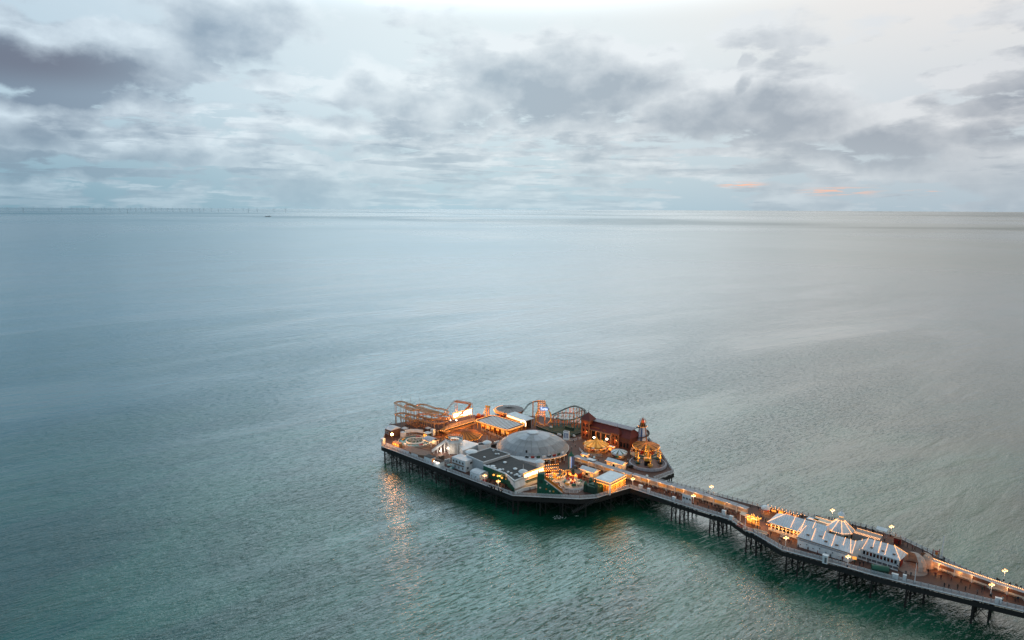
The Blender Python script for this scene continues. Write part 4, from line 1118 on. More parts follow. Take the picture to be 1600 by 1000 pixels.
q.bulbs(T1, T1 - Vector((0, 0, 6)), .9, .1); q.build('string_light', tc_, obulb, world=True, kind='stuff')
# vertical loop in a plane facing the camera side
lb, lt = at(849, 667), None
lc = at(849, 665) + Vector((0, 0, 4.6)); q = MB(); q2 = MB(); pr = None; lp = []
for k in range(37):
    a = 2 * math.pi * k / 36; p = lc + Vector((4.0 * math.sin(a), .03 * k, -4.4 * math.cos(a))); lp.append(p)
for p, r_ in zip(lp, lp[1:]):
    for s_ in (-.45, .45): q.bar(p + Vector((0, s_, 0)), r_ + Vector((0, s_, 0)), .34, .3)
    q.bar(p + Vector((0, -.45, 0)), p + Vector((0, .45, 0)), .15); q2.ball(p + Vector((0, -.75, 0)), .09) if p.z > lc.z - 1 else None
q.build('loop', tc_, mat('lit_yellow_loop', (.70, .30, .06), .5, .2), world=True); q2.build('string_light', tc_, bulb, world=True, kind='stuff')
for s_ in (-1, 1):
    MB().tube(lc + Vector((s_ * 3.2, -.5, 3)), (lc.x + s_ * 4.6, lc.y - .8, DECK), .3, .34, 6).build('leg', tc_, yellow, world=True)
# track
H = lambda px, py, by: (lambda p, d: Vector((p.x * 1.0, p.y, CAMZ + d.z * (p.y / d.y))))(at(px, by), ray(px, py))
track(tc_, [H(814, 646, 655), H(820, 639, 657), H(825, 632.5, 659), H(832, 628, 662), H(841, 627, 662), H(851, 630, 663), H(857, 641, 664), H(860, 651, 664)], .9, drail, 1.2, name='track', rail=.16)
hill = [H(860, 649, 664), H(872, 643.5, 664), H(884, 638, 664), H(896, 634.3, 665), H(905, 636.5, 666), H(912, 640, 667), H(914, 647, 669), H(905, 652, 669), H(893, 655.5, 668), H(880, 656, 667), H(868, 652.5, 666)]
hp = track(tc_, hill, 1.0, drail, 1.1, name='track', rail=.22)
hill2 = [H(864, 650, 661), H(876, 645, 661), H(890, 645.5, 662), H(900, 644.5, 663), H(908, 641, 664), H(914, 643, 666), H(912, 650, 668), H(900, 660, 669), H(884, 662, 668), H(868, 661, 667), H(856, 662, 667)]
hp2 = track(tc_, hill2, .9, drail, 1.1, name='track', rail=.14)
for i, p in enumerate(hp[::3] + hp2[::4]):
    MB().tube(p - Vector((0, 0, .2)), (p.x, p.y, DECK), .15, .18, 5).build('column', tc_, orange, world=True)
q = MB()
for p, r_ in zip(hp[0:36:3], hp[3:36:3]):
    z = DECK + 2.5
    while z < min(p.z, r_.z) - .3:
        q.bar((p.x, p.y, z), (r_.x, r_.y, z), .14)
        if z + 2.2 < min(p.z, r_.z): q.bar((p.x, p.y, z), (r_.x, r_.y, z + 2.2), .12)
        z += 2.2
q.build('cross_brace', tc_, orange, world=True)
# green pit floor and low rail
MB().prism([at(*p).xy for p in ((838, 670), (880, 662), (911, 665), (911, 676), (893, 683), (866, 678))], DECK, DECK + .15).build('pit_floor', tc_, mat('dark_green_floor', (.006, .045, .026), .8, .3), world=True)
gr = [at(*p) for p in ((838, 668), (862, 677), (892, 683), (911, 677))]
for a, b in zip(gr, gr[1:]):
    for z, h_ in ((.5, .7), (1.6, .18)): MB().bar(a + Vector((0, 0, z)), b + Vector((0, 0, z)), .2, h_).build('pit_rail', tc_, dgreen, world=True)
for (px, py, w_) in ((874, 681, 2.2), (897, 683, 1.3), (861, 669, 1.4)):
    p = at(px, py); MB().box((p.x, p.y, DECK + .3), (w_, .5, .8), AX).build('white_box', tc_, wflat, world=True)
p = at(890, 671); MB().box((p.x, p.y, DECK), (5, 1.3, 1.4), AX).build('train', tc_, dgreen, world=True)
for (px, py, h, w_) in ((842, 660, 3, 260), (846, 664, 6, 260), (855, 663, 3, 200), (870, 668, 3.5, 240), (885, 668, 4, 260), (900, 669, 4, 260), (833, 660, 5, 150), (890, 664, 8, 130)):
    light('coaster_lamp', tc_, at(px, py) + Vector((0, -1.6, h)), w_, (1, .42, .10), local=False)
a, b = H(843.5, 637, 665.5), H(856, 640, 665.5)
c = (a + b) / 2; sg = thing('coaster_sign', 'small white and blue sign reading Turbo hanging on the lit loop tower', 'sign', c, math.atan2((b - a).y, (b - a).x) - .12)
L_ = (b - a).length
MB().box((0, 0, -1.1), (L_, .25, 1.9)).build('board', sg, mat('blue_sign', (.10, .22, .55), .5, .1, emit=.25, ecol=(.3, .5, 1)))
text(sg, 'Turbo', 1.7, upright(0, -.2, -.15, 0), mat('pale_letters', (.9, .93, 1), .5, 0, emit=1.6, ecol=(.85, .92, 1)), width=L_ * .85)

# ================================================================== dark red hall with two towers
o_ = at(920, 687.5) - UV * 4.3
ht = thing('ghost_hotel', 'dark red hall with two pointed towers, grey roof and open arcade right of the coaster', 'building', (o_.x, o_.y, DECK), AX)
def tower(x0, w, h, roofh, corner=4):
    MB().box((x0 + w / 2, w / 2, 0), (w, w, h)).build('tower_wall', ht, brick)
    MB().box((x0 + w / 2, w / 2, h), (w + .9, w + .9, .3)).build('cornice', ht, timber)
    MB().lathe([((w + 1.4) / math.sqrt(2), h + .3), (.15, h + .3 + roofh)], 4, c=(x0 + w / 2, w / 2, 0), a0=math.pi / 4, a1=math.pi / 4 + 2 * math.pi).build('tower_roof', ht, red)
    MB().tube((x0 + w / 2, w / 2, h + roofh), (x0 + w / 2, w / 2, h + roofh + 1.7), .13, .04).build('finial', ht, red)
    for s_ in range(3):
        z = 1.4 + s_ * (h - 2.0) / 3
        for k in range(2):
            for (c_, d_) in (((x0 + w * (.28 + .44 * k), -.02, z), (w * .2, .12, 1.2)), ((x0 + w + .02, w * (.28 + .44 * k), z), (.12, w * .2, 1.2))):
                MB().box(c_, d_).build('window', ht, blackg)
    for k in range(4):
        MB().box((x0 + w * (k // 2), w * (k % 2), 0), (.45, .45, h)).build('pilaster', ht, mat('pale_brick', (.34, .13, .05), .8, .3, 2.5))
tower(0, 4.3, 9.4, 3.3); tower(17.2, 3.9, 6.6, 2.2)
# right wing, hall body
MB().box((10.8, 6.6, 0), (13.2, 8.0, 5.4)).build('wall', ht, brick)
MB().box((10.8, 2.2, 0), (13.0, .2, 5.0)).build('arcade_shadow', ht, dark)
for k in range(5): MB().box((5.2 + k * 2.8, .5, 0), (.42, .42, 5.2)).build('arcade_column', ht, mat('pale_brick', ()))
for k in range(4): MB().box((6.6 + k * 2.8, 1.6, 0), (1.9, .5, 1.5)).build('stall_front', ht, [green, dark, green, redp][k])
MB().box((10.8, .45, 5.1), (13.4, .7, .5)).build('arcade_beam', ht, timber)
x0, x1 = 4.0, 27.0
MB().add([(x0, .2, 5.5), (x1, .2, 5.5), (x1 - 1.5, 3.8, 9.0), (x0, 3.8, 9.0), (x0, 10.4, 5.5), (x1, 10.4, 5.5), (x1 - 1.5, 5.6, 9.0), (x0, 5.6, 9.0)],
         [(0, 1, 2, 3), (5, 4, 7, 6), (0, 3, 7, 4), (1, 5, 6, 2)]).build('slate_roof', ht, red)
MB().box(((x0 + x1) / 2 - .5, 4.9, 8.95), (x1 - x0 - .4, 4.4, .25)).build('flat_roof', ht, lilac)
MB().box((24.0, 5.2, 0), (5.4, 9.6, 5.4)).build('wing_wall', ht, mat('dark_red_wall', (.13, .035, .02), .8, .3, 2))
for k in range(7):
    x = 5.5 + k * 1.7; MB().box((x, 1.1 + .05 * (k % 2), 5.9), (1.5, .12, 1.0)).build('orange_slate_patch', ht, mat('orange_tiles', (.30, .085, .022), .8, .3, 3)) if k in (0, 1, 2, 4) else None
for k in range(3): MB().box((22.4 + k * 1.7, .38, 1.0), (1.0, .1, 2.2)).build('window', ht, blackg)
for (x, y, z, w_) in ((2.1, -1.2, 3.5, 140), (9, -.6, 4.0, 170), (14, -.6, 4.0, 170), (19.2, -1.2, 3.0, 140), (22.5, 1.0, 3, 60), (2, -1, 8.0, 60)):
    light('hall_lamp', ht, (x, y, z), w_, (1, .40, .10))
for (px, py) in ((928, 683.5), (948, 686)):
    p = at(px, py + 9); d = ray(px, py); h = CAMZ + d.z * (p.y / d.y) - DECK
    t = thing('street_lamp', 'bright white lamp before the dark red hall, ' + ('left one behind the yellow carousel' if px < 940 else 'right one beside its green stall'), 'lamp', p, 0, 'bright white lamps before the dark red hall')
    MB().tube((0, 0, 0), (0, 0, h - .3), .09, .07).build('post', t, iron); MB().lathe([(0, -.45), (.4, -.2), (.5, 0), (.4, .25), (0, .45)], 10, c=(0, 0, h)).build('globe', t, wglobe)
    light('lamp_light', t, (0, -.8, h), 180, (1, .75, .5))

# ================================================================== helter skelter
p = at(1003, 697); t = thing('helter_skelter', 'white and blue tapering slide tower with a red and white domed top', 'slide tower', (p.x, p.y, DECK), 0)
n = 16; q = MB()
for k in range(n):
    g = math.pi / n
    q = MB().lathe([(3.0, 0), (1.55, 9.6)], 1, a0=2 * math.pi * k / n - g, a1=2 * math.pi * k / n + g)
    q.build('wall_board', t, [mat('pale_blue_board', (.62, .68, .80), .5, .12), mat('pale_blue_board', ()), [orange, blue, dark, blue][(k // 3) % 4]][k % 3])
MB().lathe([(1.9, 9.6), (2.1, 9.75), (2.1, 9.95), (1.3, 9.95)], 20).build('balcony', t, timber)
MB().lathe([(1.25, 9.9), (1.25, 11.7)], 12, alt=None).build('top_room', t, orange)
for k in range(5):
    a = -2.6 + k * .75; MB().box((1.24 * math.cos(a), 1.24 * math.sin(a), 10.2), (.12, .5, 1.2), a).build('window', t, blackg)
for k in range(12):
    g = math.pi / 12
    MB().lathe([(1.6, 11.7), (1.55, 12.4), (1.1, 13.2), (.4, 13.7), (.1, 14.1)], 1, a0=2 * math.pi * k / 12 - g, a1=2 * math.pi * k / 12 + g).build('dome_panel', t, [redp, wflat, orange][k % 3])
q = MB(); sp_ = []
for k in range(61):
    f = k / 60; a = -2.2 - f * 2 * math.pi * 1.9; r_ = 1.75 + (3.0 - 1.55) * f + .55; sp_.append(Vector((r_ * math.cos(a), r_ * math.sin(a), 9.4 * (1 - f) + .3)))
for a, b in zip(sp_, sp_[1:]):
    q.bar(a, b, 1.0, .12); o1 = Vector((a.x, a.y, 0)).normalized() * .5; o2 = Vector((b.x, b.y, 0)).normalized() * .5
    q.bar(a + o1 + Vector((0, 0, .2)), b + o2 + Vector((0, 0, .2)), .1, .5)
q.build('slide', t, mat('brown_slide', (.10, .045, .03), .6, .2))
q = MB()
for k in range(20): a = 2 * math.pi * k / 20; q.ball((2.15 * math.cos(a), 2.15 * math.sin(a), 9.8), .08)
q.build('string_light', t, obulb, kind='stuff')
light('tower_lamp', t, (0, -2.0, 12.6), 50)

# ================================================================== carousels
def carousel(name, label, px, py, rpx, hr, ha, cols, nseg, rz=0, base=.5, drum=None, flat=False):
    p = at(px, py); R_c = pxr(px, py, DECK, rpx); t = thing(name, label, 'carousel', (p.x, p.y, DECK), rz)
    for k in range(nseg):
        a0_, a1_ = 2 * math.pi * k / nseg, 2 * math.pi * (k + .96) / nseg
        pr_ = [(R_c, hr), (R_c * .55, hr + (ha - hr) * .38), (R_c * .16, ha - .2)] if not flat else [(R_c, hr), (R_c * .5, hr + (ha - hr) * .6), (.1, ha)]
        MB().lathe(pr_, 1, a0=a0_, a1=a1_).build('canopy_panel', t, cols[k % len(cols)])
        q = MB().lathe([(R_c + .02, hr - .75), (R_c + .12, hr + .05)], 1, a0=a0_, a1=a1_); q.build('rounding_board', t, [cols[0], cream, cols[-1]][k % 3])
    MB().lathe([(R_c * .96, 0), (R_c * .96, base), (0, base)], 32).build('platform', t, timber)
    MB().lathe([(1.3, base), (1.3, hr)], 12).build('centre_drum', t, drum or gold)
    return t, R_c
horse_b = MB(); horse_b.box((0, 0, .9), (1.3, .42, .5), top=(.9, .8)); horse_b.bar((.55, 0, 1.25), (.95, 0, 1.85), .24, .3); horse_b.bar((.9, 0, 1.85), (1.25, 0, 1.65), .18, .2)
for sx, sy in ((-.5, .14), (-.5, -.14), (.5, .14), (.5, -.14)): horse_b.bar((sx, sy, .95), (sx * 1.25, sy, .45), .11)
horse_b.bar((-.6, 0, 1.3), (-.95, 0, .9), .1)
horse_ms = [horse_b.mesh('horse', m_) for m_ in (cream, gold, redp)]
def ride_horses(t, R_c, n, rings=(.82, .6)):
    for j, f in enumerate(rings):
        for k in range(n):
            a = 2 * math.pi * (k + .5 * j) / n; x, y = R_c * f * math.cos(a), R_c * f * math.sin(a)
            hz = inst('horse', horse_ms[(k + j) % 3], t, Matrix.Translation((x, y, .2 + .3 * (k % 2))) @ Matrix.Rotation(a + math.pi / 2, 4, 'Z'))
            MB().tube((x, y, .5), (x, y, 3.0), .05, .05, 5).build('brass_pole', t, gold)
def ring_bulbs(t, R_c, z, n, m_=bulb, r=.1):
    q = MB()
    for k in range(n): a = 2 * math.pi * k / n; q.ball((R_c * math.cos(a), R_c * math.sin(a), z), r)
    q.build('string_light', t, m_, kind='stuff')

t, R_c = carousel('carousel', 'golden carousel with a peaked yellow ribbed top glowing in front of the dark red hall', 931, 703, 18, 2.9, 5.0, [mat('bright_yellow_canvas', (.80, .46, .10), .7, .15), mat('deep_yellow_canvas', (.55, .26, .04), .7, .15)], 24)
MB().lathe([(R_c * .2, 4.5), (R_c * .17, 5.1), (.35, 5.9), (.08, 7.0)], 12).build('crown', t, gold)
for k in range(20):
    a = 2 * math.pi * k / 20; MB().lathe([(0, -.5), (.42, -.3), (.42, .3), (0, .6)], 6, c=((R_c + .35) * math.cos(a), (R_c + .35) * math.sin(a), 2.75)).build('shield', t, [gold, ocan, cream][k % 3])
ride_horses(t, R_c, 12); ring_bulbs(t, R_c + .2, 2.1, 48); 
MB().lathe([(R_c * 1.05, 0), (R_c * 1.05, .4), (R_c * .95, .45)], 32).build('step', t, mat('lit_step', (.5, .24, .07), .7, .2))
for k in range(6): a = k * 1.047; light('carousel_lamp', t, (R_c * .75 * math.cos(a), R_c * .75 * math.sin(a), 2.3), 150, (1, .48, .14))
for k in range(4): a = k * 1.571 - .8; light('carousel_lamp', t, (R_c * .9 * math.cos(a), R_c * .9 * math.sin(a), 5.6), 230, (1, .55, .16))

t, R_c = carousel('galloper_ride', 'wide flat orange and brown canopied roundabout at the right edge below the slide tower', 1009, 709, 20.5, 4.0, 5.2, [ocan, ocan, bcan], 30, flat=True, drum=redp)
ride_horses(t, R_c, 10, (.8,)); ring_bulbs(t, R_c + .15, 3.6, 44, obulb, .09)
MB().lathe([(R_c * .55, .5), (R_c * .55, 3.6)], 20).build('inner_drum', t, redp)
MB().lathe([(R_c * 1.18, .0), (R_c * 1.18, .9), (R_c * 1.02, .9)], 36).build('outer_ring', t, cream)
for k in range(16): a = 2 * math.pi * k / 16; MB().box((R_c * 1.1 * math.cos(a), R_c * 1.1 * math.sin(a), .9), (.3, 1.2, .9), a).build('ring_panel', t, [orange, cream][k % 2])
for k in range(5): a = k * 1.257; light('ride_lamp', t, (R_c * .8 * math.cos(a), R_c * .8 * math.sin(a), 2.8), 130)
light('ride_lamp', t, (0, -1.5, 7.6), 260, (1, .5, .15)); light('ride_lamp', t, (3.5, 1.5, 7.6), 180, (1, .5, .15))

t, R_c = carousel('teacup_ride', 'small roundabout with a green and white striped top beside the white gabled shop', 967, 714, 12.5, 2.5, 3.5, [wflat, green, wflat], 24, flat=True)
for k in range(6): a = k * 1.047; MB().lathe([(.3, .4), (.7, .6), (.75, 1.2)], 10, c=(R_c * .6 * math.cos(a), R_c * .6 * math.sin(a), 0)).build('cup', t, [redp, teal, cream][k % 3])
light('ride_lamp', t, (0, -R_c * .8, 1.8), 120)

# big spinning ride with yellow masts
p = at(1012, 726.5); R_s = pxr(1012, 726, DECK, 28.5)
t = thing('spinning_ride', 'round grey platform ride with yellow masts and dark green arms at the right corner', 'ride', (p.x, p.y, DECK), 0)
MB().lathe([(R_s, 0), (R_s, 1.2), (R_s - .5, 1.3), (R_s - .5, .8)], 40).build('rim', t, mat('grey_rim', (.33, .32, .36), .6, .2))
MB().lathe([(R_s - .5, .8), (R_s * .5, .85), (0, .9)], 40).build('platform', t, mat('mauve_floor', (.17, .12, .12), .7, .25))
for k in range(20):
    a = 2 * math.pi * k / 20; MB().box(((R_s + .05) * math.cos(a), (R_s + .05) * math.sin(a), .2), (.12, 2 * math.pi * R_s / 20 * .9, .8), a).build('rim_panel', t, mat('pale_rim_panel', (.42, .43, .48), .5, .2))
MB().lathe([(1.6, .9), (1.3, 2.6), (.8, 3.4), (.5, 3.5)], 12).build('hub', t, dgreen)
MB().tube((0, 0, 3.4), (0, 0, 8.2), .75, .3, 8).build('centre_mast', t, gold); MB().lathe([(.9, 8.0), (.4, 8.8), (0, 9.8)], 8).build('mast_top', t, yellow)
for k in range(6):
    a = 2 * math.pi * k / 6 + .52; c_, s_ = math.cos(a), math.sin(a); e = R_s * .70
    MB().bar((0, 0, 3.2), (e * c_, e * s_, 4.0), .5, .4).build('arm', t, dgreen)
    MB().tube((e * c_, e * s_, .9), (e * c_, e * s_, 7.2), .26, .20, 6).build('mast', t, yellow)
    MB().lathe([(0, 1.6), (1.0, 1.6), (1.2, 2.4), (.7, 2.5)], 10, c=(e * c_, e * s_, 0)).build('ride_car', t, [dgreen, gold, dark][k % 3])
    q = MB().lathe([(.2, 4.6), (.7, 4.4), (.7, 3.9), (.2, 3.7)], 8, c=(e * c_, e * s_, 0)); q.build('ornament', t, gold)
    q = MB()
    for z in range(8): q.ball((e * c_, e * s_ - .28, 1.5 + z * .75), .1)
    q.build('string_light', t, obulb, kind='stuff')
    if k % 2: light('ride_lamp', t, (e * c_ * .9, e * s_ * .9 - .6, 5.0), 120)
MB().box((-.8, -R_s * .35, .9), (2.6, 1.2, 2.2)).build('pay_box', t, blackg); MB().box((-.8, -R_s * .35, 3.1), (2.8, 1.5, 1.2)).build('pay_box_sign', t, gold)
light('ride_lamp', t, (0, -2.6, 5.5), 160)

# ================================================================== kiosks right of the dome
def kiosk(name, label, L, R, h, kind, lit=True, rise=.9, wallm=None, roofm=None, over=.3, cat='kiosk'):
    t, lu, lv = boxhouse(name, label, cat, L, R, h, wallm or cream, roofm or wroof, over, kind, rise)
    if lit:
        q = MB().bulbs((-lu / 2, -lv / 2 - .05, h - .15), (lu / 2, -lv / 2 - .05, h - .15), .6, .10).bulbs((lu / 2 + .05, -lv / 2, h - .15), (lu / 2 + .05, lv / 2, h - .15), .6, .10)
        q.build('string_light', t, obulb, kind='stuff')
        for k in range(max(2, int(lu / 2.4))):
            x = -lu / 2 + (k + .5) * lu / max(2, int(lu / 2.4)); MB().box((x, -lv / 2 + over - .05, .9), (1.5, .1, 1.1)).build('hatch', t, [oglow, blackg][k % 2])
        light('kiosk_lamp', t, (0, -lv / 2 - .8, h - .6), 150); light('kiosk_lamp', t, (lu / 2 + .8, 0, h - .6), 100)
    return t, lu, lv
t, lu, lv = kiosk('gabled_shop', 'white shop with a pale ribbed gable roof and lit eave beside the striped roundabout', (946, 719), (980, 723), 2.9, 'gable')
for k in range(4): MB().box((lu * .08 + k * .75, -lv / 2 + .22, .5), (.35, .1, 1.6)).build('window_bar', t, white)
kiosk('small_kiosk', 'small white roofed kiosk in front of the golden carousel', (907.5, 709), (921, 709.5), 2.7, 'gable', rise=.5)
kiosk('ticket_kiosk', 'pale ribbed roof kiosk between the blue tower and the lit arcade', (905, 732), (937.5, 734.5), 2.9, 'gable')
kiosk('red_kiosk', 'little orange red kiosk at the right side of the golden carousel', (951, 697), (961, 698), 2.8, 'flat', True, roofm=wflat, wallm=redp)
t = thing('flat_awning', 'small plain white awning over the grey spine shelter', 'awning', at(924, 729, DECK + 0), AX)
MB().box((0, 0, 3.1), (3.6, 2.2, .2)).build('cover', t, wflat); MB().box((0, 0, 0), (2.4, 1.4, 3.1)).build('box', t, cream)

# lit arcade hall with orange bulbs
t, lu, lv = boxhouse('lit_arcade', 'white flat roofed arcade outlined in orange bulbs with a glowing colonnade on the right', 'building', (929.5, 748), (977.5, 743), 4.6, mat('ochre_inner_wall', (.50, .24, .08), .7, .2), wflat, .8)
MB().box((0, 0, 4.62), (lu + .5, lv + .5, .18)).build('cornice', t, cream)
MB().box((0, 0, 4.82), (lu - .6, lv - .6, .12)).build('roof_sheet', t, wflat)
nc = 11
for k in range(nc):
    y = -lv / 2 + .3 + k * (lv - .6) / (nc - 1)
    MB().tube((lu / 2 - .1, y, 0), (lu / 2 - .1, y, 3.6), .15).build('column', t, yellow)
    if k < nc - 1:
        MB().box((lu / 2 - .85, y + (lv - .6) / (nc - 1) / 2, .3), (.1, (lv - .6) / (nc - 1) * .6, 2.4)).build('lit_doorway', t, [oglow, redp, mat('amber_panel', (1, .5, .15), .5, .2, emit=1.4, ecol=(1, .48, .12))][k % 3])
for k in range(6):
    x = -lu / 2 + .3 + k * (lu - .6) / 5; MB().tube((x, -lv / 2 + .1, 0), (x, -lv / 2 + .1, 3.6), .15).build('column', t, yellow)
MB().box((lu / 2 - .05, 0, 3.6), (.3, lv, 1.0)).build('fascia', t, mat('grey_fascia', (.34, .29, .24), .6, .2)); MB().box((0, -lv / 2 + .05, 3.6), (lu - .4, .3, 1.0)).build('fascia', t, mat('grey_fascia', ()))
q = MB()
for z in (3.6, 4.75): q.bulbs((lu / 2 + .25, -lv / 2, z), (lu / 2 + .25, lv / 2, z), .5, .12).bulbs((-lu / 2, -lv / 2 - .25, z), (lu / 2, -lv / 2 - .25, z), .5, .12)
for k in range(nc):
    y = -lv / 2 + .3 + k * (lv - .6) / (nc - 1); q.bulbs((lu / 2 + .12, y, .6), (lu / 2 + .12, y, 3.4), .6, .09)
q.build('string_light', t, obulb, kind='stuff')
for k in range(5): light('arcade_lamp', t, (lu / 2 + .6, -lv / 2 + 1 + k * (lv - 2) / 4, 2.8), 140, (1, .40, .08))
for k in range(3): light('arcade_lamp', t, (-lu / 2 + 1 + k * (lu - 2) / 2, -lv / 2 - .8, 2.8), 140, (1, .40, .08))
MB().box((lu / 2 + .1, -lv / 2 - .1, 0), (.6, .6, 4.4)).build('corner_pier', t, white)

# green play castle
p = at(927.5, 768); t = thing('play_castle', 'dark green boxy play castle with little turrets at the corner of the pier head', 'play structure', (p.x, p.y, DECK), AX + RAD(4))
MB().box((0, 0, 0), (5.6, 4.4, 2.6)).build('wall', t, dgreen)
for sx, sy in ((-1, -1), (1, -1), (-1, 1), (1, 1)):
    MB().box((sx * 2.6, sy * 2.0, 0), (1.1, 1.1, 3.3)).build('turret', t, dgreen); MB().lathe([(.85, 3.3), (.1, 4.5)], 8, c=(sx * 2.6, sy * 2.0, 0)).build('turret_roof', t, green if sx < 0 else dgreen)
for k in range(7):
    MB().box((-2.2 + k * .75, -2.2, 2.6), (.4, .3, .4)).build('battlement', t, green)
MB().box((0, .3, 2.6), (3.4, 2.2, .5)).build('upper_deck', t, mat('mid_green_paint', (.01, .09, .05), .6, .3)); MB().lathe([(.7, 3.1), (.05, 5.2)], 8, c=(.4, .6, 0)).build('spire', t, dgreen)

# big green slide
p = at(846, 770.5); t = thing('giant_slide', 'tall green slide tower with an orange chute falling to the right by the front rail', 'slide', (p.x, p.y, DECK), RAD(-8))
MB().box((-.2, 0, 0), (2.8, 2.2, 8.2)).build('tower', t, green)
MB().box((-.2, -1.12, 4.5), (1.5, .1, 1.4)).build('opening', t, dgreen)
for k in range(8): MB().box((-1.2 + .62 * (k % 4) , -1.0 + 2.0 * (k // 4), 8.2), (.35, .3, .45)).build('battlement', t, green)
MB().add([(1.2, -1.1, 0), (8.2, -1.1, 0), (8.2, -1.1, .9), (1.2, -1.1, 6.0), (1.2, -.85, 0), (8.2, -.85, 0), (8.2, -.85, .9), (1.2, -.85, 6.0)],
         [(0, 1, 2, 3), (7, 6, 5, 4), (3, 2, 6, 7), (1, 5, 6, 2)]).build('side_panel', t, green)
MB().add([(1.2, 1.1, 0), (8.2, 1.1, 0), (8.2, 1.1, 1.6), (1.2, 1.1, 7.0), (1.2, .9, 0), (8.2, .9, 0), (8.2, .9, 1.6), (1.2, .9, 7.0)],
         [(0, 1, 2, 3), (7, 6, 5, 4), (3, 2, 6, 7), (1, 5, 6, 2)]).build('back_panel', t, ocan)
MB().bar((1.2, 0, 5.9), (8.2, 0, .8), 1.7, .15).build('chute', t, ocan); MB().bar((1.1, -.98, 6.15), (8.2, -.98, 1.0), .3, .25).build('handrail', t, steel)
for k, (x, z, m_) in enumerate(((2.0, 2.0, ocan), (3.4, 1.2, cream), (3.0, 3.4, teal), (-.4, 2.4, cream), (4.8, 1.2, gold), (2.3, 4.2, cream))):
    MB().box((x, -1.16 - (.02 if x > 1 else 0), z), (.6, .1, .6)).build('painted_square', t, m_)
light('slide_lamp', t, (3.5, 2.2, 4.5), 160, (1, .55, .2))

# round children's ride with planes
def kiddie(label, px, py, rpx, fl, colr, cars, mast=3.8):
    p = at(px, py); R_k = pxr(px, py, DECK, rpx); t = thing('kiddie_ride', label, 'ride', (p.x, p.y, DECK), 0)
    MB().lathe([(R_k, 0), (R_k, .55), (R_k - .3, .6), (0, .62)], 36).build('platform', t, fl)
    q = MB()
    for k in range(20):
        a = 2 * math.pi * k / 20; MB().box(((R_k + .02) * math.cos(a), (R_k + .02) * math.sin(a), 0.02), (.1, 2 * math.pi * R_k / 20 * .94, .62), a).build('skirt_panel', t, white)
    MB().lathe([(1.1, .6), (.9, 1.8), (.5, 2.2), (.4, mast), (.9, mast + .4), (.2, mast + .9)], 12).build('hub', t, colr)
    for k in range(cars):
        a = 2 * math.pi * (k + .3) / cars; c_, s_ = math.cos(a), math.sin(a); e = R_k * .62
        MB().bar((0, 0, 2.0), (e * c_, e * s_, 1.7), .18).build('arm', t, steel)
        b_ = MB().box((e * c_, e * s_, 1.0), (.9, 1.9, .8), a, top=(.7, .8)); b_.box((e * c_, e * s_, 1.35), (2.1, .4, .1), a); b_.build('car', t, [green, cream, redp, teal, gold][k % 5])
    return t, R_k
pf = mat('cream_floor', (.50, .40, .33), .7, .2)
t, R_k = kiddie('round cream platform ride with planes round a red and green hub near the front rail', 895, 757.5, 20, pf, redp, 7, 4.2)
MB().lathe([(.75, 4.6), (.75, 6.0), (.3, 6.6)], 10).build('hub_top', t, dgreen)
q = MB()
for k in range(14): a = 2 * math.pi * k / 14; q.ball((1.25 * math.cos(a), 1.25 * math.sin(a), 4.4), .12); q.ball((1.0 * math.cos(a), 1.0 * math.sin(a), 2.0), .1)
q.build('string_light', t, obulb, kind='stuff')
for a in (0, 2.1, 4.2): light('ride_lamp', t, (2.4 * math.cos(a), 2.4 * math.sin(a), 3.0), 130, (1, .6, .3))
t, R_k = kiddie('pale round platform ride ringed with small orange bulbs beside the bar sign', 866, 748, 17, pf, yellow, 5, 2.0)
q = MB()
for k in range(34):
    a = 2 * math.pi * k / 34 + .1; q.ball(((R_k + .4) * math.cos(a), (R_k + .4) * math.sin(a), 2.4), .13)
q.build('string_light', t, obulb, kind='stuff')
for k in range(8): a = 2 * math.pi * k / 8; MB().tube(((R_k + .4) * math.cos(a), (R_k + .4) * math.sin(a), 0), ((R_k + .4) * math.cos(a), (R_k + .4) * math.sin(a), 2.5), .06, .06, 5).build('light_post', t, yellow)
for a in (.5, 2.6, 4.7): light('ride_lamp', t, (R_k * math.cos(a), R_k * math.sin(a), 2.2), 150, (1, .5, .18))
# orange bulb lines over the children's area
t = thing('festoon_frame', 'frame strung with orange bulbs over the stalls between the dome and the blue tower', 'lights', at(862, 738))
q = MB(); fr_ = MB()
for i in range(4):
    a = at(851, 727 + i * 4.5, DECK + 3.2); b = at(872, 725 + i * 4.8, DECK + 3.2); q.bulbs(a, b, .75, .14); fr_.bar(a + Vector((0, 0, .15)), b + Vector((0, 0, .15)), .07)
    for e in (a, b): fr_.bar((e.x, e.y, DECK), e + Vector((0, 0, .15)), .09)
q.build('string_light', t, obulb, world=True, kind='stuff'); fr_.build('frame', t, iron, world=True)
for (px, py) in ((856, 738), (868, 740), (862, 732)): light('festoon_lamp', t, at(px, py, DECK + 2.8), 150, local=False)
for i, (px, py, m_, lab) in enumerate(((856, 737, redp, 'red game stall under the orange bulbs, left one'), (866, 740, ocan, 'orange game stall under the orange bulbs, right one'))):
    t = thing('game_stall', lab, 'stall', at(px, py), AX); MB().box((0, 0, 0), (3.0, 1.8, 1.3)).build('counter', t, m_); MB().box((0, 0, 2.4), (3.4, 2.4, .12)).build('cover', t, timber)
    for sx in (-1, 1): MB().box((sx * 1.5, 0, 1.3), (.1, .1, 1.1)).build('post', t, iron)
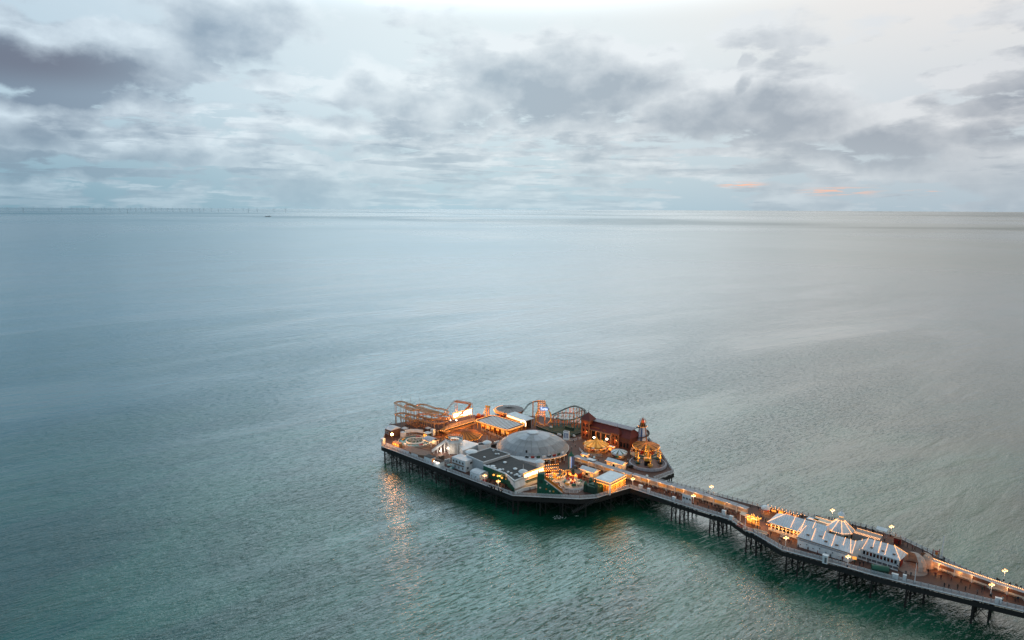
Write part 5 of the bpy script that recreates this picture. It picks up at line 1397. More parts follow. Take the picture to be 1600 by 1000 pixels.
# yellow arm ride and its stand
t = thing('yellow_chute', 'bent yellow chute rising to the foot of the blue tower', 'slide', at(878, 742))
pts = [at(874, 744.5, DECK + .8), at(880, 738.5, DECK + 2.8), at(885, 734.5, DECK + 3.6), at(890.5, 734.5, DECK + 3.2)]
for a, b in zip(pts, pts[1:]): MB().bar(a, b, .8, .3).build('chute', t, yellow, world=True)
for p in pts[1:]: MB().bar((p.x, p.y, DECK), p, .2).build('leg', t, yellow, world=True)
light('chute_lamp', t, (pts[1].x, pts[1].y - 1.5, DECK + 4), 110, (1, .6, .2), local=False)
# blue and white tower
p = at(892, 737); t = thing('drop_tower', 'slim blue and white tower with a green top between the dome and the kiosks', 'tower', (p.x, p.y, DECK), RAD(-25))
for k in range(3): MB().box((-.75 + k * .75, 0, 0), (.70, 1.5, 7.2)).build('side_board', t, [mat('teal_blue_paint', (.02, .13, .17), .5, .2), white, blue][k])
MB().box((.4, -.8, .2), (.14, .06, 6.6)).build('lit_stripe', t, mat('blue_stripe', (.1, .3, .9), .5, 0, emit=.8, ecol=(.2, .45, 1)))
MB().lathe([(1.3, 7.2), (1.1, 7.6), (.5, 8.2), (.1, 9.2)], 8).build('cap', t, green); MB().box((1.5, 0, 0), (1.3, 1.5, 3.0)).build('side_box', t, mat('slate_paint', (.06, .09, .10), .6, .2))
t = thing('stall_block', 'brown open stall with a tan roof beside the blue tower', 'stall', at(898, 745), AX)
MB().box((0, 0, 0), (5.5, 2.6, 2.4)).build('wall', t, redp); MB().box((0, 0, 2.4), (6.2, 3.4, .2)).build('roof', t, timber)
MB().box((0, -1.32, .8), (4.6, .1, 1.0)).build('hatch', t, oglow); light('stall_lamp', t, (0, -2.2, 1.8), 90)
# tall sign on a pole
p = at(884.5, 703); t = thing('sign_tower', 'white framed upright sign box on a tall pole above the right edge of the dome', 'sign', (p.x, p.y, DECK), RAD(-20))
MB().box((0, 0, 5.0), (2.7, .9, 4.0)).build('box', t, wflat); MB().tube((-.2, 0, 0), (-.2, 0, 5), .16, .16).build('pole', t, steel)
MB().box((0, -.47, 5.9), (1.9, .06, 2.2)).build('dark_panel', t, blue)
for x in (-.4, .4): MB().box((x, -.52, 6.0), (.35, .05, 1.9)).build('white_bar', t, white)
MB().box((0, -.2, 9.0), (2.2, .5, .3)).build('top', t, mat('grey_top', (.3, .3, .34), .5, .1))
# lilac sloping wall/roof right of dome foot (behind turret)
t = traced('long_pale_parapet', 'long pale curved roof strip between the grey dome and the dark felt roofs', 'roof', [(795, 711), (806, 712.5), (845, 715), (846, 721), (838, 724), (818, 719.5), (801, 716)], DECK + 3.0, mat('pale_grey_wall', ()), mat('pale_strip', (.46, .48, .51), .6, .15), par=0)

# ================================================================== central spine shelters
def shelter(name, label, pts, width, h, lit, bulbs=None, gap=()):
    ws = [at(*p) for p in pts]; t = thing(name, label, 'shelter', ws[0], 0)
    for i, (a, b) in enumerate(zip(ws, ws[1:])):
        d = (b - a); L_ = d.length; d.normalize(); nr = Vector((-d.y, d.x, 0)); n = max(1, round(L_ / 4.0))
        for k in range(n):
            p, r_ = a + d * L_ * k / n, a + d * L_ * (k + .97) / n; m = (p + r_) / 2 + nr * width * .5; ang = math.atan2(d.y, d.x)
            MB().box((m.x, m.y, DECK + h), ((r_ - p).length, width, .14), ang).build('roof_panel', t, mat('shelter_roof', (.31, .30, .33), .6, .2, .8), world=True)
            w_ = m + nr * 0.0
            MB().box((w_.x, w_.y, DECK + .9), ((r_ - p).length, .12, h - .9), ang).build('wind_screen', t, lit[k % len(lit)], world=True)
            MB().box((w_.x, w_.y, DECK), ((r_ - p).length, .3, .9), ang).build('plinth', t, cream, world=True)
            MB().box((p.x + nr.x * .15, p.y + nr.y * .15, DECK), (.13, .13, h), ang).build('post', t, white, world=True)
            bc = m - nr * .6; MB().box((bc.x, bc.y, DECK + .4), ((r_ - p).length * .8, .45, .08), ang).build('bench', t, timber, world=True)
        MB().bar(a + Vector((0, 0, h + .02)), b + Vector((0, 0, h + .02)), .12, .3).build('eave', t, white, world=True)
        if bulbs:
            q = MB().bulbs(a + nr * bulbs + Vector((0, 0, h + .35)), b + nr * bulbs + Vector((0, 0, h + .35)), .42, .14); q.build('string_light', t, bulb, world=True, kind='stuff')
        for k in range(max(1, int(L_ / 5.0))):
            p = a + d * (L_ * (k + .5) / max(1, int(L_ / 5.0))) - nr * .5 + Vector((0, 0, h - .6)); light('shelter_lamp', t, p, 75, (1, .42, .12), local=False)
    return t
screen_l = mat('cream_screen', (.56, .44, .34), .5, .2, .7); screen_o = mat('amber_screen', (.7, .34, .10), .5, .3, .9, emit=.25, ecol=(1, .42, .1))
shelter('wind_shelter', 'long low shelter with a grey roof running from the blue tower to the narrow walkway', [(896, 722.5), (930, 734), (984, 752)], 2.6, 2.7, [screen_l, screen_o])
shelter('wind_shelter', 'long glazed shelter with a pale roof down the middle of the narrow walkway', [(987, 751.5), (1040, 767), (1097, 783.5), (1150, 801), (1166, 807)], 2.2, 2.7, [screen_l, screen_o, screen_l, screen_o])
shelter('wind_shelter', 'low shelter topped by a bright row of bulbs on the right end of the pier', [(1443, 883.5), (1490, 901), (1546, 921), (1600, 939), (1660, 958)], 1.6, 2.5, [screen_l, mat('brown_screen', (.22, .10, .06), .6, .3)], 1.1)

# orange kiosk at the start of the widening
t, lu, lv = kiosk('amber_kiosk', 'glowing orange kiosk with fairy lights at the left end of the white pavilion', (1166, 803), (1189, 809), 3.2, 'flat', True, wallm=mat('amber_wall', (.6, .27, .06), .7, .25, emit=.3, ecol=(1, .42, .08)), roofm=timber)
q = MB()
for k in range(60):
    q.ball((random.uniform(-lu / 2, lu / 2), random.uniform(-lv / 2 - 1.5, lv / 2 + .5), random.uniform(1.0, 3.7)), .11)
q.build('fairy_lights', t, obulb, kind='stuff')
for x, y in ((-2, -3), (1.5, -3.2), (3.2, 1), (0, 2.5)): light('kiosk_lamp', t, (x, y, 2.4), 260, (1, .45, .10))
t = thing('sloping_awning', 'cream awning sloping down at the left foot of the orange kiosk', 'awning', at(1171, 819), AX)
MB().add([(-3.8, 0, 2.6), (2.6, 0, 2.2), (2.6, 1.6, 2.8), (-3.8, 1.6, 3.2)], [(0, 1, 2, 3)]).build('cover', t, cream)
for x in (-3.5, 2.3): MB().box((x, .1, 0), (.12, .12, 2.3)).build('post', t, white)

# ================================================================== long white pavilion
po = at(1238, 848.5); PAX = RAD(-41.5)
pv = thing('pavilion', 'long white pavilion with pale ribbed roofs outlined in bulbs at the middle of the pier', 'building', (po.x, po.y, DECK), PAX)
Mi = INV[pv.name]
def PL(px, py, z): v_ = Mi @ at(px, py, z + DECK); return Vector((v_.x, v_.y, z))
roofm = mat('pavilion_ribbed_roof', (.72, .76, .81), .4, .14, .5, stripes=(0, .8), bump=.05)
EA, RI = 3.0, 5.8
def roofseg(nm, pts, faces): MB().add(pts, faces).build(nm, pv, roofm)
bl = MB()
def run(p, q, step=.42): bl.bulbs(p + Vector((0, 0, .16)), q + Vector((0, 0, .16)), step, .10)
# left hall (hipped towards the left end)
a0, a1 = PL(1199, 815.5, EA), PL(1255, 832.5, EA)
r0, r1 = PL(1228, 803, RI), PL(1287, 822.5, RI)
wA = (r0.y - a0.y) * 2
A = [Vector((a0.x, a0.y, EA)), Vector((r1.x + 1, a0.y, EA)), Vector((r1.x + 1, a0.y + wA, EA)), Vector((a0.x, a0.y + wA, EA)), Vector((r0.x, a0.y + wA / 2, RI)), Vector((r1.x + 1, a0.y + wA / 2, RI))]
roofseg('left_roof', A, [(0, 1, 5, 4), (2, 3, 4, 5), (3, 0, 4), (1, 2, 5)])
run(A[0], A[4]); run(A[4], A[4].lerp(A[5], .12), .42)
for k in range(1, 4):
    f = k * .235; top = A[4].lerp(A[5], f); bot = Vector((top.x, A[0].y, EA)); run(bot.lerp(top, .12), top)
MB().box(((A[0].x + A[1].x) / 2, A[0].y + wA / 2, 0), (A[1].x - A[0].x - .8, wA - .8, EA - .02)).build('left_wall', pv, cream)
x = A[0].x + .8
while x < A[1].x - 6:
    MB().box((x, A[0].y + .36, 1.1), (.75, .14, 1.4)).build('window', pv, [blackg, mat('brown_glass', (.10, .035, .02), .2, .2)][int(x * 3) % 2]); MB().box((x + .62, A[0].y + .34, .2), (.16, .14, 2.7)).build('pilaster', pv, white); x += 1.25
bl2 = MB().bulbs((A[0].x, A[0].y - .4, 2.3), (A[1].x - 4, A[0].y - .4, 2.3), .7, .13)
bl2.build('eave_lights', pv, obulb, kind='stuff')
for k in range(5): light('pavilion_lamp', pv, (A[0].x + 1 + k * 2.6, A[0].y - 1.0, 2.1), 150, (1, .42, .1))
# middle hall
b0, b1 = PL(1252, 840.5, EA), PL(1331, 864.5, EA); rb0, rb1 = PL(1284, 829.5, RI), PL(1319, 841, RI)
yB = b0.y - 0.0; yr = rb0.y
x0, x1 = b0.x - 1.4, b1.x
B_ = [Vector((x0, yB, EA)), Vector((x1, yB, EA)), Vector((x1, yr, RI)), Vector((x0 + 1.5, yr, RI)), Vector((x0, yr * 2 - yB, EA)), Vector((x1, yr * 2 - yB, EA))]
roofseg('middle_roof', B_, [(0, 1, 2, 3), (4, 3, 2, 5), (0, 3, 4)])
run(B_[0], B_[3]); run(B_[0] + Vector((-.9, .5, 0)), B_[3] + Vector((-1.2, .5, 0)))
nb = 5
for k in range(1, nb):
    f = k / nb; xx = x0 + 1.5 + (x1 - x0 - 1.5) * f; top = Vector((xx, yr, RI)); bot = Vector((xx, yB, EA)); run(bot.lerp(top, .10 if k % 2 else .42), top)
run(Vector((x1 - .3, yB, EA)), Vector((x1 - .3 - 1.2, yr, RI)))
MB().box(((x0 + x1) / 2, (yr - yB) / 2 + yB + .6, 0), (x1 - x0 - .5, (yr - yB) * 1.0 + 1.2, EA - .02)).build('middle_wall', pv, wflat)
npan = 9
for k in range(npan): MB().box((x0 + .6 + (x1 - x0 - 1) * (k + .5) / npan, yB - .55, 0), ((x1 - x0 - 1) / npan * .96, .18, 2.3)).build('wall_panel', pv, wflat)
MB().box(((x0 + x1) / 2, yB - .35, 2.3), (x1 - x0 - .4, .7, .16)).build('ledge', pv, mat('ledge_grey', (.30, .31, .34), .6, .15))
MB().box(((x0 + x1) / 2, yB - .55, EA - .1), (x1 - x0, .15, .22)).build('gutter', pv, timber)
for k in range(10): MB().box((x0 + 1.5 + k * 2.0, yB - .66, .8 + .6 * (k % 2)), (.3, .06, .3)).build('vent', pv, blackg)
for (xf, yf) in ((.18, .35), (.52, .28), (.72, .25), (.4, .55)):
    z = EA + (RI - EA) * yf; MB().box((x0 + (x1 - x0) * xf, yB + (yr - yB) * yf, z + .02), (.9, .6, .28)).build('roof_vent', pv, [mat('grey_vent', (.3, .3, .32), .5, .1), timber][int(xf * 10) % 2])
# right hall: a sloping face swings forward past the octagon, then runs on
c0, c1, c2 = PL(1345, 860.5, EA), PL(1357, 861, EA), PL(1404, 875.5, EA)
rc0, rc1, rc2 = PL(1329, 837, RI), PL(1388, 850, RI), PL(1418, 859, RI)
yC = c1.y; xc0 = x1; xc1 = c2.x + .4; yrc = rc1.y
C_ = [Vector((x1, yB, EA)), Vector((c0.x, yC, EA)), Vector((xc1, yC, EA)), Vector((xc1 - 2.5, yrc, RI)), Vector((xc0 + 2.5, yrc, RI)), Vector((x1, yr, RI)), Vector((xc1 + .8, yrc + (yrc - yC) * .9, EA)), Vector((xc0, yrc + (yrc - yC) * .9, EA))]
roofseg('right_roof', C_, [(0, 1, 4, 5), (1, 2, 3, 4), (2, 6, 3), (3, 6, 7, 4), (4, 7, 5)])
run(C_[0].lerp(C_[1], .05), C_[5]); run(C_[0].lerp(C_[1], .75), C_[5].lerp(C_[4], .5)); run(C_[1], C_[4])
for k in range(1, 4):
    f = k / 4.0; top = C_[4].lerp(C_[3], f); bot = Vector((top.x, yC, EA)); run(bot.lerp(top, .1 if k != 1 else .45), top)
run(C_[3], C_[2]); run(C_[3], C_[6])
cw = MB().prism([(x1 - .2, yB + .4), (c0.x, yC + .4), (xc1 - .4, yC + .4), (xc1 - .2, yrc + (yrc - yC) * .7), (x1, yrc)], 0, EA - .02); cw.build('right_wall', pv, wflat)
MB().box((x1 + .9, yB + .15, 1.3), (1.2, .2, .9), RAD(20)).build('lit_panel', pv, oglow)
x = c0.x + .6; k = 0
while x < xc1 - .6:
    MB().box((x, yC + .36, 1.35), (.62, .14, 1.15)).build('window', pv, [blackg, mat('brown_glass', ()), mat('dark_red_glass', (.12, .02, .01), .2, .2)][k % 3]); MB().box((x + .5, yC + .34, .3), (.16, .16, 2.6)).build('pilaster', pv, white); x += 1.0; k += 1
# terrace fence below the windows
x = c0.x - 1.2
while x < xc1 - .2:
    MB().box((x, yC - 1.4, 0), (.14, .14, 1.5)).build('terrace_post', pv, white); MB().box((x + .75, yC - 1.4, 1.35), (1.4, .1, .14)).build('terrace_rail', pv, white); MB().box((x + .75, yC - 1.4, .05), (1.4, .1, .4)).build('terrace_panel', pv, white)
    MB().box((x + .75, yC - 1.35, .55), (1.3, .05, .7)).build('terrace_glass', pv, mat('grey_glass', (.14, .14, .15), .2, .1)); x += 1.5
MB().box((xc1 - .1, yC + 3.0, .2), (.15, 3.0, 2.2)).build('end_door', pv, redp)
for k in range(3): MB().box((c0.x + 2.5 + k * 3.2, yC + (yrc - yC) * .3, EA + (RI - EA) * .3), (.7, .5, .3)).build('roof_vent', pv, timber)
# back wing with two lines of bulbs
d0_, d1_ = PL(1340, 829, 4.2), PL(1374, 840, 4.2)
MB().box(((d0_.x + d1_.x) / 2, d0_.y - .4, 0), (abs(d1_.x - d0_.x) + 1, 4.4, 4.2)).build('back_wing', pv, mat('tan_wall', (.34, .27, .24), .6, .2))
for yy in (d0_.y + 1.6, d0_.y - 1.6, d0_.y - 2.5): run(Vector((d0_.x - .4, yy, 4.15)), Vector((d1_.x + .4, yy, 4.15)), .4)
g0, g1 = PL(1292, 813.5, 4.4), PL(1308, 817, 4.4)
MB().box((g0.x - 1.0, g0.y - .5, 0), (6.0, 3.0, 4.2)).build('rear_link', pv, cream); run(Vector((g0.x - 3.8, g0.y + .9, 4.2)), Vector((g0.x + 2.0, g0.y + .9, 4.2)), .4); run(Vector((g0.x - 5.2, g0.y - 2.1, 4.2)), Vector((g0.x + 1.0, g0.y - 2.1, 4.2)), .4)
MB().box((g0.x - 4.2, g0.y - 1.3, 3.9), (3.6, 2.0, .3)).build('link_roof', pv, wflat)
# octagonal lantern hall
oc = PL(1313, 826, 3.2); RO = pxr(1313, 826, DECK + 3.2, 20.5)
MB().lathe([(RO * .9, 0), (RO * .9, 3.2)], 8, c=(oc.x, oc.y, 0), a0=RAD(22.5), a1=RAD(382.5)).build('octagon_wall', pv, cream)
for k in range(8):
    a0_ = RAD(22.5 + 45 * k); a1_ = a0_ + RAD(45)
    e0 = Vector((oc.x + RO * math.cos(a0_), oc.y + RO * math.sin(a0_), 3.2)); e1 = Vector((oc.x + RO * math.cos(a1_), oc.y + RO * math.sin(a1_), 3.2))
    t0 = Vector((oc.x + RO * .22 * math.cos(a0_), oc.y + RO * .22 * math.sin(a0_), 6.4)); t1 = Vector((oc.x + RO * .22 * math.cos(a1_), oc.y + RO * .22 * math.sin(a1_), 6.4))
    MB().add([e0, e1, t1, t0], [(0, 1, 2, 3)]).build('octagon_roof_panel', pv, wroof if k % 2 else wflat); run(e0, t0, .38); run(e0, e1, .5) if k in (4, 5, 6) else None
    if k >= 3: MB().box(((e0.x + e1.x) / 2 * .9 + oc.x * .1, (e0.y + e1.y) / 2 * .9 + oc.y * .1, 1.0), (1.2, .3, 1.4), (a0_ + a1_) / 2 + math.pi / 2).build('window', pv, blackg)
MB().lathe([(RO * .24, 6.3), (RO * .24, 6.7), (.7, 6.8), (.7, 8.0)], 12, c=(oc.x, oc.y, 0)).build('lantern', pv, cream)
MB().lathe([(1.15, 8.0), (1.2, 8.3), (.8, 8.9), (.2, 9.3), (.08, 10.6), (0, 10.8)], 12, c=(oc.x, oc.y, 0)).build('lantern_dome', pv, wflat)
MB().lathe([(.75, 7.6), (.78, 7.9)], 12, c=(oc.x, oc.y, 0)).build('lantern_light', pv, mat('amber_panel', ()))
q = MB().bulbs((oc.x - 1.5, oc.y - 1.5, 6.6), (oc.x + 1.5, oc.y - 1.5, 6.6), .5, .12); q.build('crown_lights', pv, bulb, kind='stuff')
MB().box((oc.x, oc.y - RO * 1.35, 0), (RO * 2.6, RO * .7, 2.7)).build('valley_roof', pv, mat('dark_valley_roof', (.10, .085, .08), .8, .2))
bl.build('string_light', pv, bulb, kind='stuff')

# things round the pavilion
t = thing('barrel_awning', 'dark green barrel shaped awning in front of the pavilion windows', 'awning', at(1374, 896), RAD(-18))
q = MB(); n = 8
for k in range(n):
    a, b = math.pi * k / n, math.pi * (k + 1) / n
    q.add([(-2.4, -1.1 * math.cos(a), 1.6 + 1.0 * math.sin(a)), (2.4, -1.1 * math.cos(a), 1.6 + 1.0 * math.sin(a)), (2.4, -1.1 * math.cos(b), 1.6 + 1.0 * math.sin(b)), (-2.4, -1.1 * math.cos(b), 1.6 + 1.0 * math.sin(b))], [(0, 1, 2, 3)])
q.build('cover', t, green); MB().box((0, 0, 0), (4.6, 1.9, 1.6)).build('counter', t, dgreen)
def shell(label, px, py, rx, h, m_, rz, a0, a1):
    t = thing('shell_canopy', label, 'canopy', at(px, py), rz); n = 8; g_ = (a1 - a0) / n
    for k in range(n):
        MB().lathe([(rx, 0), (rx * .97, h * .35), (rx * .8, h * .7), (rx * .45, h * .93), (0.05, h)], 1, a0=a0 + g_ * k, a1=a0 + g_ * (k + .95)).build('gore', t, m_)
    return t
creamc = mat('cream_canvas', (.46, .38, .34), .7, .2)
shell('large cream rounded shell canopy at the right end of the white pavilion', 1427, 885, 3.6, 4.4, creamc, RAD(-40), RAD(-60), RAD(150))
shell('smaller lit cream shell canopy at the start of the bulb topped shelter', 1445, 883, 2.7, 4.0, mat('warm_cream_canvas', (.50, .36, .28), .7, .2), RAD(-40), RAD(-110), RAD(140))
t = thing('round_forecourt', 'pale round paved forecourt under the cream shell canopy', 'paving', at(1424, 889))
MB().lathe([(4.4, 0.0), (4.4, .12), (0, .12)], 28).build('paving', t, mat('pale_paving', (.30, .22, .19), .7, .2))
light('forecourt_lamp', t, (3.2, 1, 2.4), 90); light('forecourt_lamp', t, (7.2, -2.2, 1.6), 150, (1, .36, .07)); light('forecourt_lamp', t, (11.2, -5.4, 1.6), 60, (1, .42, .1))
t = thing('front_kiosk', 'slim white kiosk on the front rail below the long pavilion', 'kiosk', at(1289, 879.5), RAD(-36))
MB().box((0, 0, 0), (1.5, 1.2, 2.6)).build('wall', t, white); MB().box((0, 0, 2.6), (1.7, 1.4, .12)).build('roof', t, wflat); MB().box((.2, -.62, .3), (.6, .06, 1.8)).build('door', t, mat('grey_glass', ()))
for (px, py, w, h, rz, lab) in ((1001, 762.5, 1.6, 1.2, -42, 'white box by the front rail where the narrow walkway begins'), (1013.5, 769, 1.1, 1.5, -42, 'second white box by the front rail near the pier head'), (1053, 781.5, 1.3, 1.3, -42, 'white box by the front rail before the first trestle'),
                              (1131, 804.5, 1.4, 1.7, -42, 'upright white box beside a dark bench near the widening'), (1142.5, 812, 1.3, 1.4, -42, 'white box by the front rail just left of the flagpole'),
                              (1398, 903.5, 1.7, 1.4, -34, 'white panel box by the rail below the cream shell'), (1413, 906.5, .9, 1.7, -34, 'narrow white box right of the white panel box by the rail'), (1559.5, 942, 1.5, 1.5, -30, 'white box by the front rail near the right edge of the picture'),
                              (1327, 0, 0, 0, 0, '')):
    if not lab: continue
    t = thing('rail_box', lab, 'box', at(px, py), RAD(rz)); MB().box((0, 0, 0), (w, .8, h)).build('body', t, wflat); MB().box((0, 0, h), (w + .1, .9, .08)).build('lid', t, white)
for (px, py, L_, rz, lab, m_) in ((1188, 834, 4.6, -40, 'cream slatted bench shelter behind the curved front rail, left one', cream), (1226, 842, 3.2, -40, 'cream slatted bench shelter near the white pavilion wall', cream), (1096, 777, 2.0, -42, 'white curved seat at the far rail of the narrow walkway', wflat), (1130, 801, 3.6, -42, 'dark bench against the front of the spine shelter', dark), (1155, 824, 2.4, -60, 'dark red bench near the front flagpole', redp), (1380, 0, 0, 0, '', None)):
    if not lab: continue
    t = thing('bench', lab, 'bench', at(px, py), RAD(rz))
    for k in range(3): MB().box((0, -.25 + k * .24, .42), (L_, .2, .06)).build('seat_slat', t, m_)
    for k in range(2): MB().box((0, .42, .65 + k * .3), (L_, .06, .24)).build('back_slat', t, m_)
    for x in (-1, 1): MB().box((x * L_ * .45, .1, 0), (.12, .7, .45)).build('leg', t, iron)
t, lu, lv = kiosk('white_kiosk', 'small white kiosk with dark windows set into the spine shelter', (1066, 771.5), (1081, 776.5), 2.9, 'flat', False, wallm=white, roofm=wflat, over=.1)
for k in range(3): win(t, -lu / 2 + .8 + k * 1.3, -lv / 2 + .07, 1.2, .8, .8)
p = at(1196, 800); t = thing('pop_up_tent', 'white domed tent with an orange glow on the far rail left of the pavilion', 'tent', p, 0)
MB().dome((0, 0, 1.4), 1.7, 1.2, 12, 4).build('cover', t, wflat)
for a in (.8, 2.4, 3.9, 5.5): MB().tube((1.5 * math.cos(a), 1.5 * math.sin(a), 0), (1.5 * math.cos(a), 1.5 * math.sin(a), 1.5), .06, .06, 5).build('pole', t, steel)
light('tent_lamp', t, (.5, -1.2, 1.2), 90)
t = thing('lit_stalls', 'row of small orange lit stalls along the far rail behind the left roof', 'stall', at(1220, 804), AX)
for k in range(5): MB().box((-5 + k * 2.6, 0, 0), (2.0, 1.2, 1.5)).build('counter', t, [redp, timber, ocan][k % 3]); MB().box((-5 + k * 2.6, -.62, .6), (1.6, .06, .6)).build('lit_front', t, oglow)
q = MB().bulbs((-6, -.8, 1.9), (6.5, -.8, 1.9), .8, .13).bulbs((-5, .5, 2.0), (20, .9, 2.0), 1.3, .12); q.build('string_light', t, bulb, kind='stuff')
for k in range(4): light('stall_lamp', t, (-5 + k * 5, -1.4, 1.6), 140)
t = thing('pale_awning', 'small pale blue awning on the far rail right of the octagon roof', 'awning', at(1377, 838), AX); MB().add([(-1.7, -.8, 2.4), (1.7, -.8, 2.4), (1.7, .8, 3.0), (-1.7, .8, 3.0)], [(0, 1, 2, 3)]).build('cover', t, wflat)
for x in (-1.6, 1.6): MB().box((x, 0, 0), (.08, .08, 2.7)).build('post', t, steel)
t = thing('red_hut', 'small dark red hut on the far rail behind the right roof of the pavilion', 'hut', at(1402, 849), AX); MB().box((0, 0, 0), (2.0, 1.4, 1.9)).build('wall', t, redp); MB().box((0, 0, 1.9), (2.2, 1.6, .1)).build('roof', t, timber)
t = thing('telescope', 'orange red coin telescope on a post at the far rail left of the tall flagpole', 'telescope', at(1462.5, 872), 0)
MB().tube((0, 0, 0), (0, 0, 1.3), .14, .10).build('post', t, orange); MB().box((0, 0, 1.3), (.8, .5, .7), 0, top=(.9, .9)).build('head', t, orange); MB().box((0, 0, 2.2), (1.2, .6, .25)).build('hood', t, redp)
for x in (-1.0, 1.0): MB().box((x, .2, 0), (.14, .14, 3.0)).build('side_post', t, redp)

# ---- poles
def pole(label, px, by, ty, r=.12, group=None):
    p = at(px, by); d = ray(px, ty); h = CAMZ + d.z * (p.y / d.y) - DECK
    t = thing('flagpole', label, 'flagpole', p, 0, group); MB().tube((0, 0, 0), (0, 0, h), r, r * .6).build('pole', t, white); MB().ball((0, 0, h), r * 1.3).build('truck', t, steel); MB().box((0, 0, 0), (.5, .5, .25)).build('base', t, iron)
pole('tall bare white flagpole on the far rail right of the pavilion', 1471, 874, 838, .19)
pole('white flagpole on the front rail below the cream shell canopy', 1429, 911, 880)
pole('white flagpole on the front rail at the left end of the widening', 1164, 828, 803)
pole('thin white pole standing in front of the grey dome on the right', 857.5, 727, 695, .08)
for i, (px, by, ty) in enumerate(((1299, 808, 792), (1224.5, 803, 791), (1220, 803, 790))):
    if i: pole(['', 'short dark pole right of a pair behind the left roof', 'short dark pole left of a pair behind the left roof'][i], px, by, ty, .07)

# ---- three-globe lamp posts
lampo = thing('street_lamp', 'lit three globe lamp post on the far rail halfway along the narrow walkway', 'lamp', at(1111, 773.5), 0, 'three globe lamp posts')
MB().tube((0, 0, 0), (0, 0, 3.3), .10, .06).build('post', lampo, white); MB().lathe([(.24, 0), (.24, .5), (.12, .7)], 8).build('base', lampo, iron)
arm_ = MB().bar((-.62, 0, 3.15), (.62, 0, 3.15), .08).build('cross_arm', lampo, white)
gm = MB().lathe([(0, -.26), (.2, -.12), (.25, 0), (.2, .13), (0, .23)], 8).mesh('globe', globe)
for x, z in ((-.62, 3.5), (0, 3.85), (.62, 3.5)): inst('globe', gm, arm_, Matrix.Translation((x, 0, z)))
light('lamp_light', lampo, (0, -.5, 3.4), 150, SOFT)
for (px, py, lab) in ((1299.5, 811.5, 'lit three globe lamp post on the far rail left of the octagon roof'), (1391.5, 838, 'lit three globe lamp post on the far rail behind the right roof'), (1568, 908.5, 'lit three globe lamp post on the far rail near the right edge'),
                      (988.5, 761, 'lit three globe lamp post where the walkway leaves the pier head'), (1083, 788, 'lit three globe lamp post on the near side of the narrow walkway'), (1227, 856, 'lit three globe lamp post before the left end of the pavilion wall'),
                      (1324, 886, 'lit three globe lamp post at the front rail below the pavilion'), (1547.5, 931, 'lit three globe lamp post on the near side near the right edge'), (757.5, 756, 'lit lamp post on the bar terrace, left one'), (778.5, 765, 'lit lamp post on the bar terrace, right one')):
    copy_thing(lampo, at(px, py), label=lab)
for (px, py, lab) in ((928, 727, 'unlit pale globe lamp post between the kiosks'), (1010.5, 757, 'unlit pale globe lamp post by the rail near the right corner')):
    t = thing('globe_lamp', lab, 'lamp', at(px, py)); MB().tube((0, 0, 0), (0, 0, 3.2), .10, .07).build('post', t, iron); MB().lathe([(0, -.5), (.42, -.28), (.55, 0), (.42, .3), (0, .5)], 10, c=(0, 0, 3.7)).build('globe', t, mat('pale_globe', (.6, .72, .74), .3, .1))
t = thing('bar_table', 'red covered round table under the left lamp on the bar terrace', 'table', at(757.5, 752)); MB().lathe([(.9, 0), (.8, .8), (0, .82)], 10).build('cloth', t, redp)
t = thing('potted_bush', 'small green bush in a pot under the right lamp on the bar terrace', 'plant', at(778.5, 762)); MB().lathe([(.5, 0), (.6, .6), (0, .6)], 8).build('pot', t, iron)
q = MB()
for k in range(90):
    a, e, r_ = random.uniform(0, 6.28), random.uniform(-.5, 1.4), random.uniform(.3, .9); c_ = Vector((r_ * math.cos(a) * math.cos(e), r_ * math.sin(a) * math.cos(e), 1.2 + .8 * math.sin(e)))
    n_ = Vector((random.uniform(-1, 1), random.uniform(-1, 1), random.uniform(-.3, 1))).normalized(); u_ = n_.cross(Vector((0, 0, 1))).normalized() * .16; w_ = n_.cross(u_).normalized() * .16
    q.add([c_ - u_, c_ + w_, c_ + u_, c_ - w_], [(0, 1, 2, 3)])
q.build('foliage', t, dgreen, kind='stuff')
tbl = MB().lathe([(.45, .72), (.45, .76), (0, .77)], 10); tbl.tube((0, 0, 0), (0, 0, .72), .05); tbl = tbl.mesh('table_top', iron)
for i, (px, py) in enumerate(((748, 750), (764, 753), (770, 757), (775, 755), (784, 762), (789, 765), (792, 760), (783, 768), (765, 761), (797, 768), (772, 763))):
    t = thing('cafe_table', 'small dark cafe table with chairs on the bar terrace', 'table', at(px, py), i * .7, 'dark cafe tables on the bar terrace')
    inst('table_top', tbl, t)
    for k in range(3):
        a = 2.1 * k; b_ = MB(); x, y = .85 * math.cos(a), .85 * math.sin(a); b_.box((x, y, 0), (.4, .4, .45)); b_.box((x * 1.22, y * 1.22, .45), (.06, .4, .45), a); b_.build('chair', t, iron)

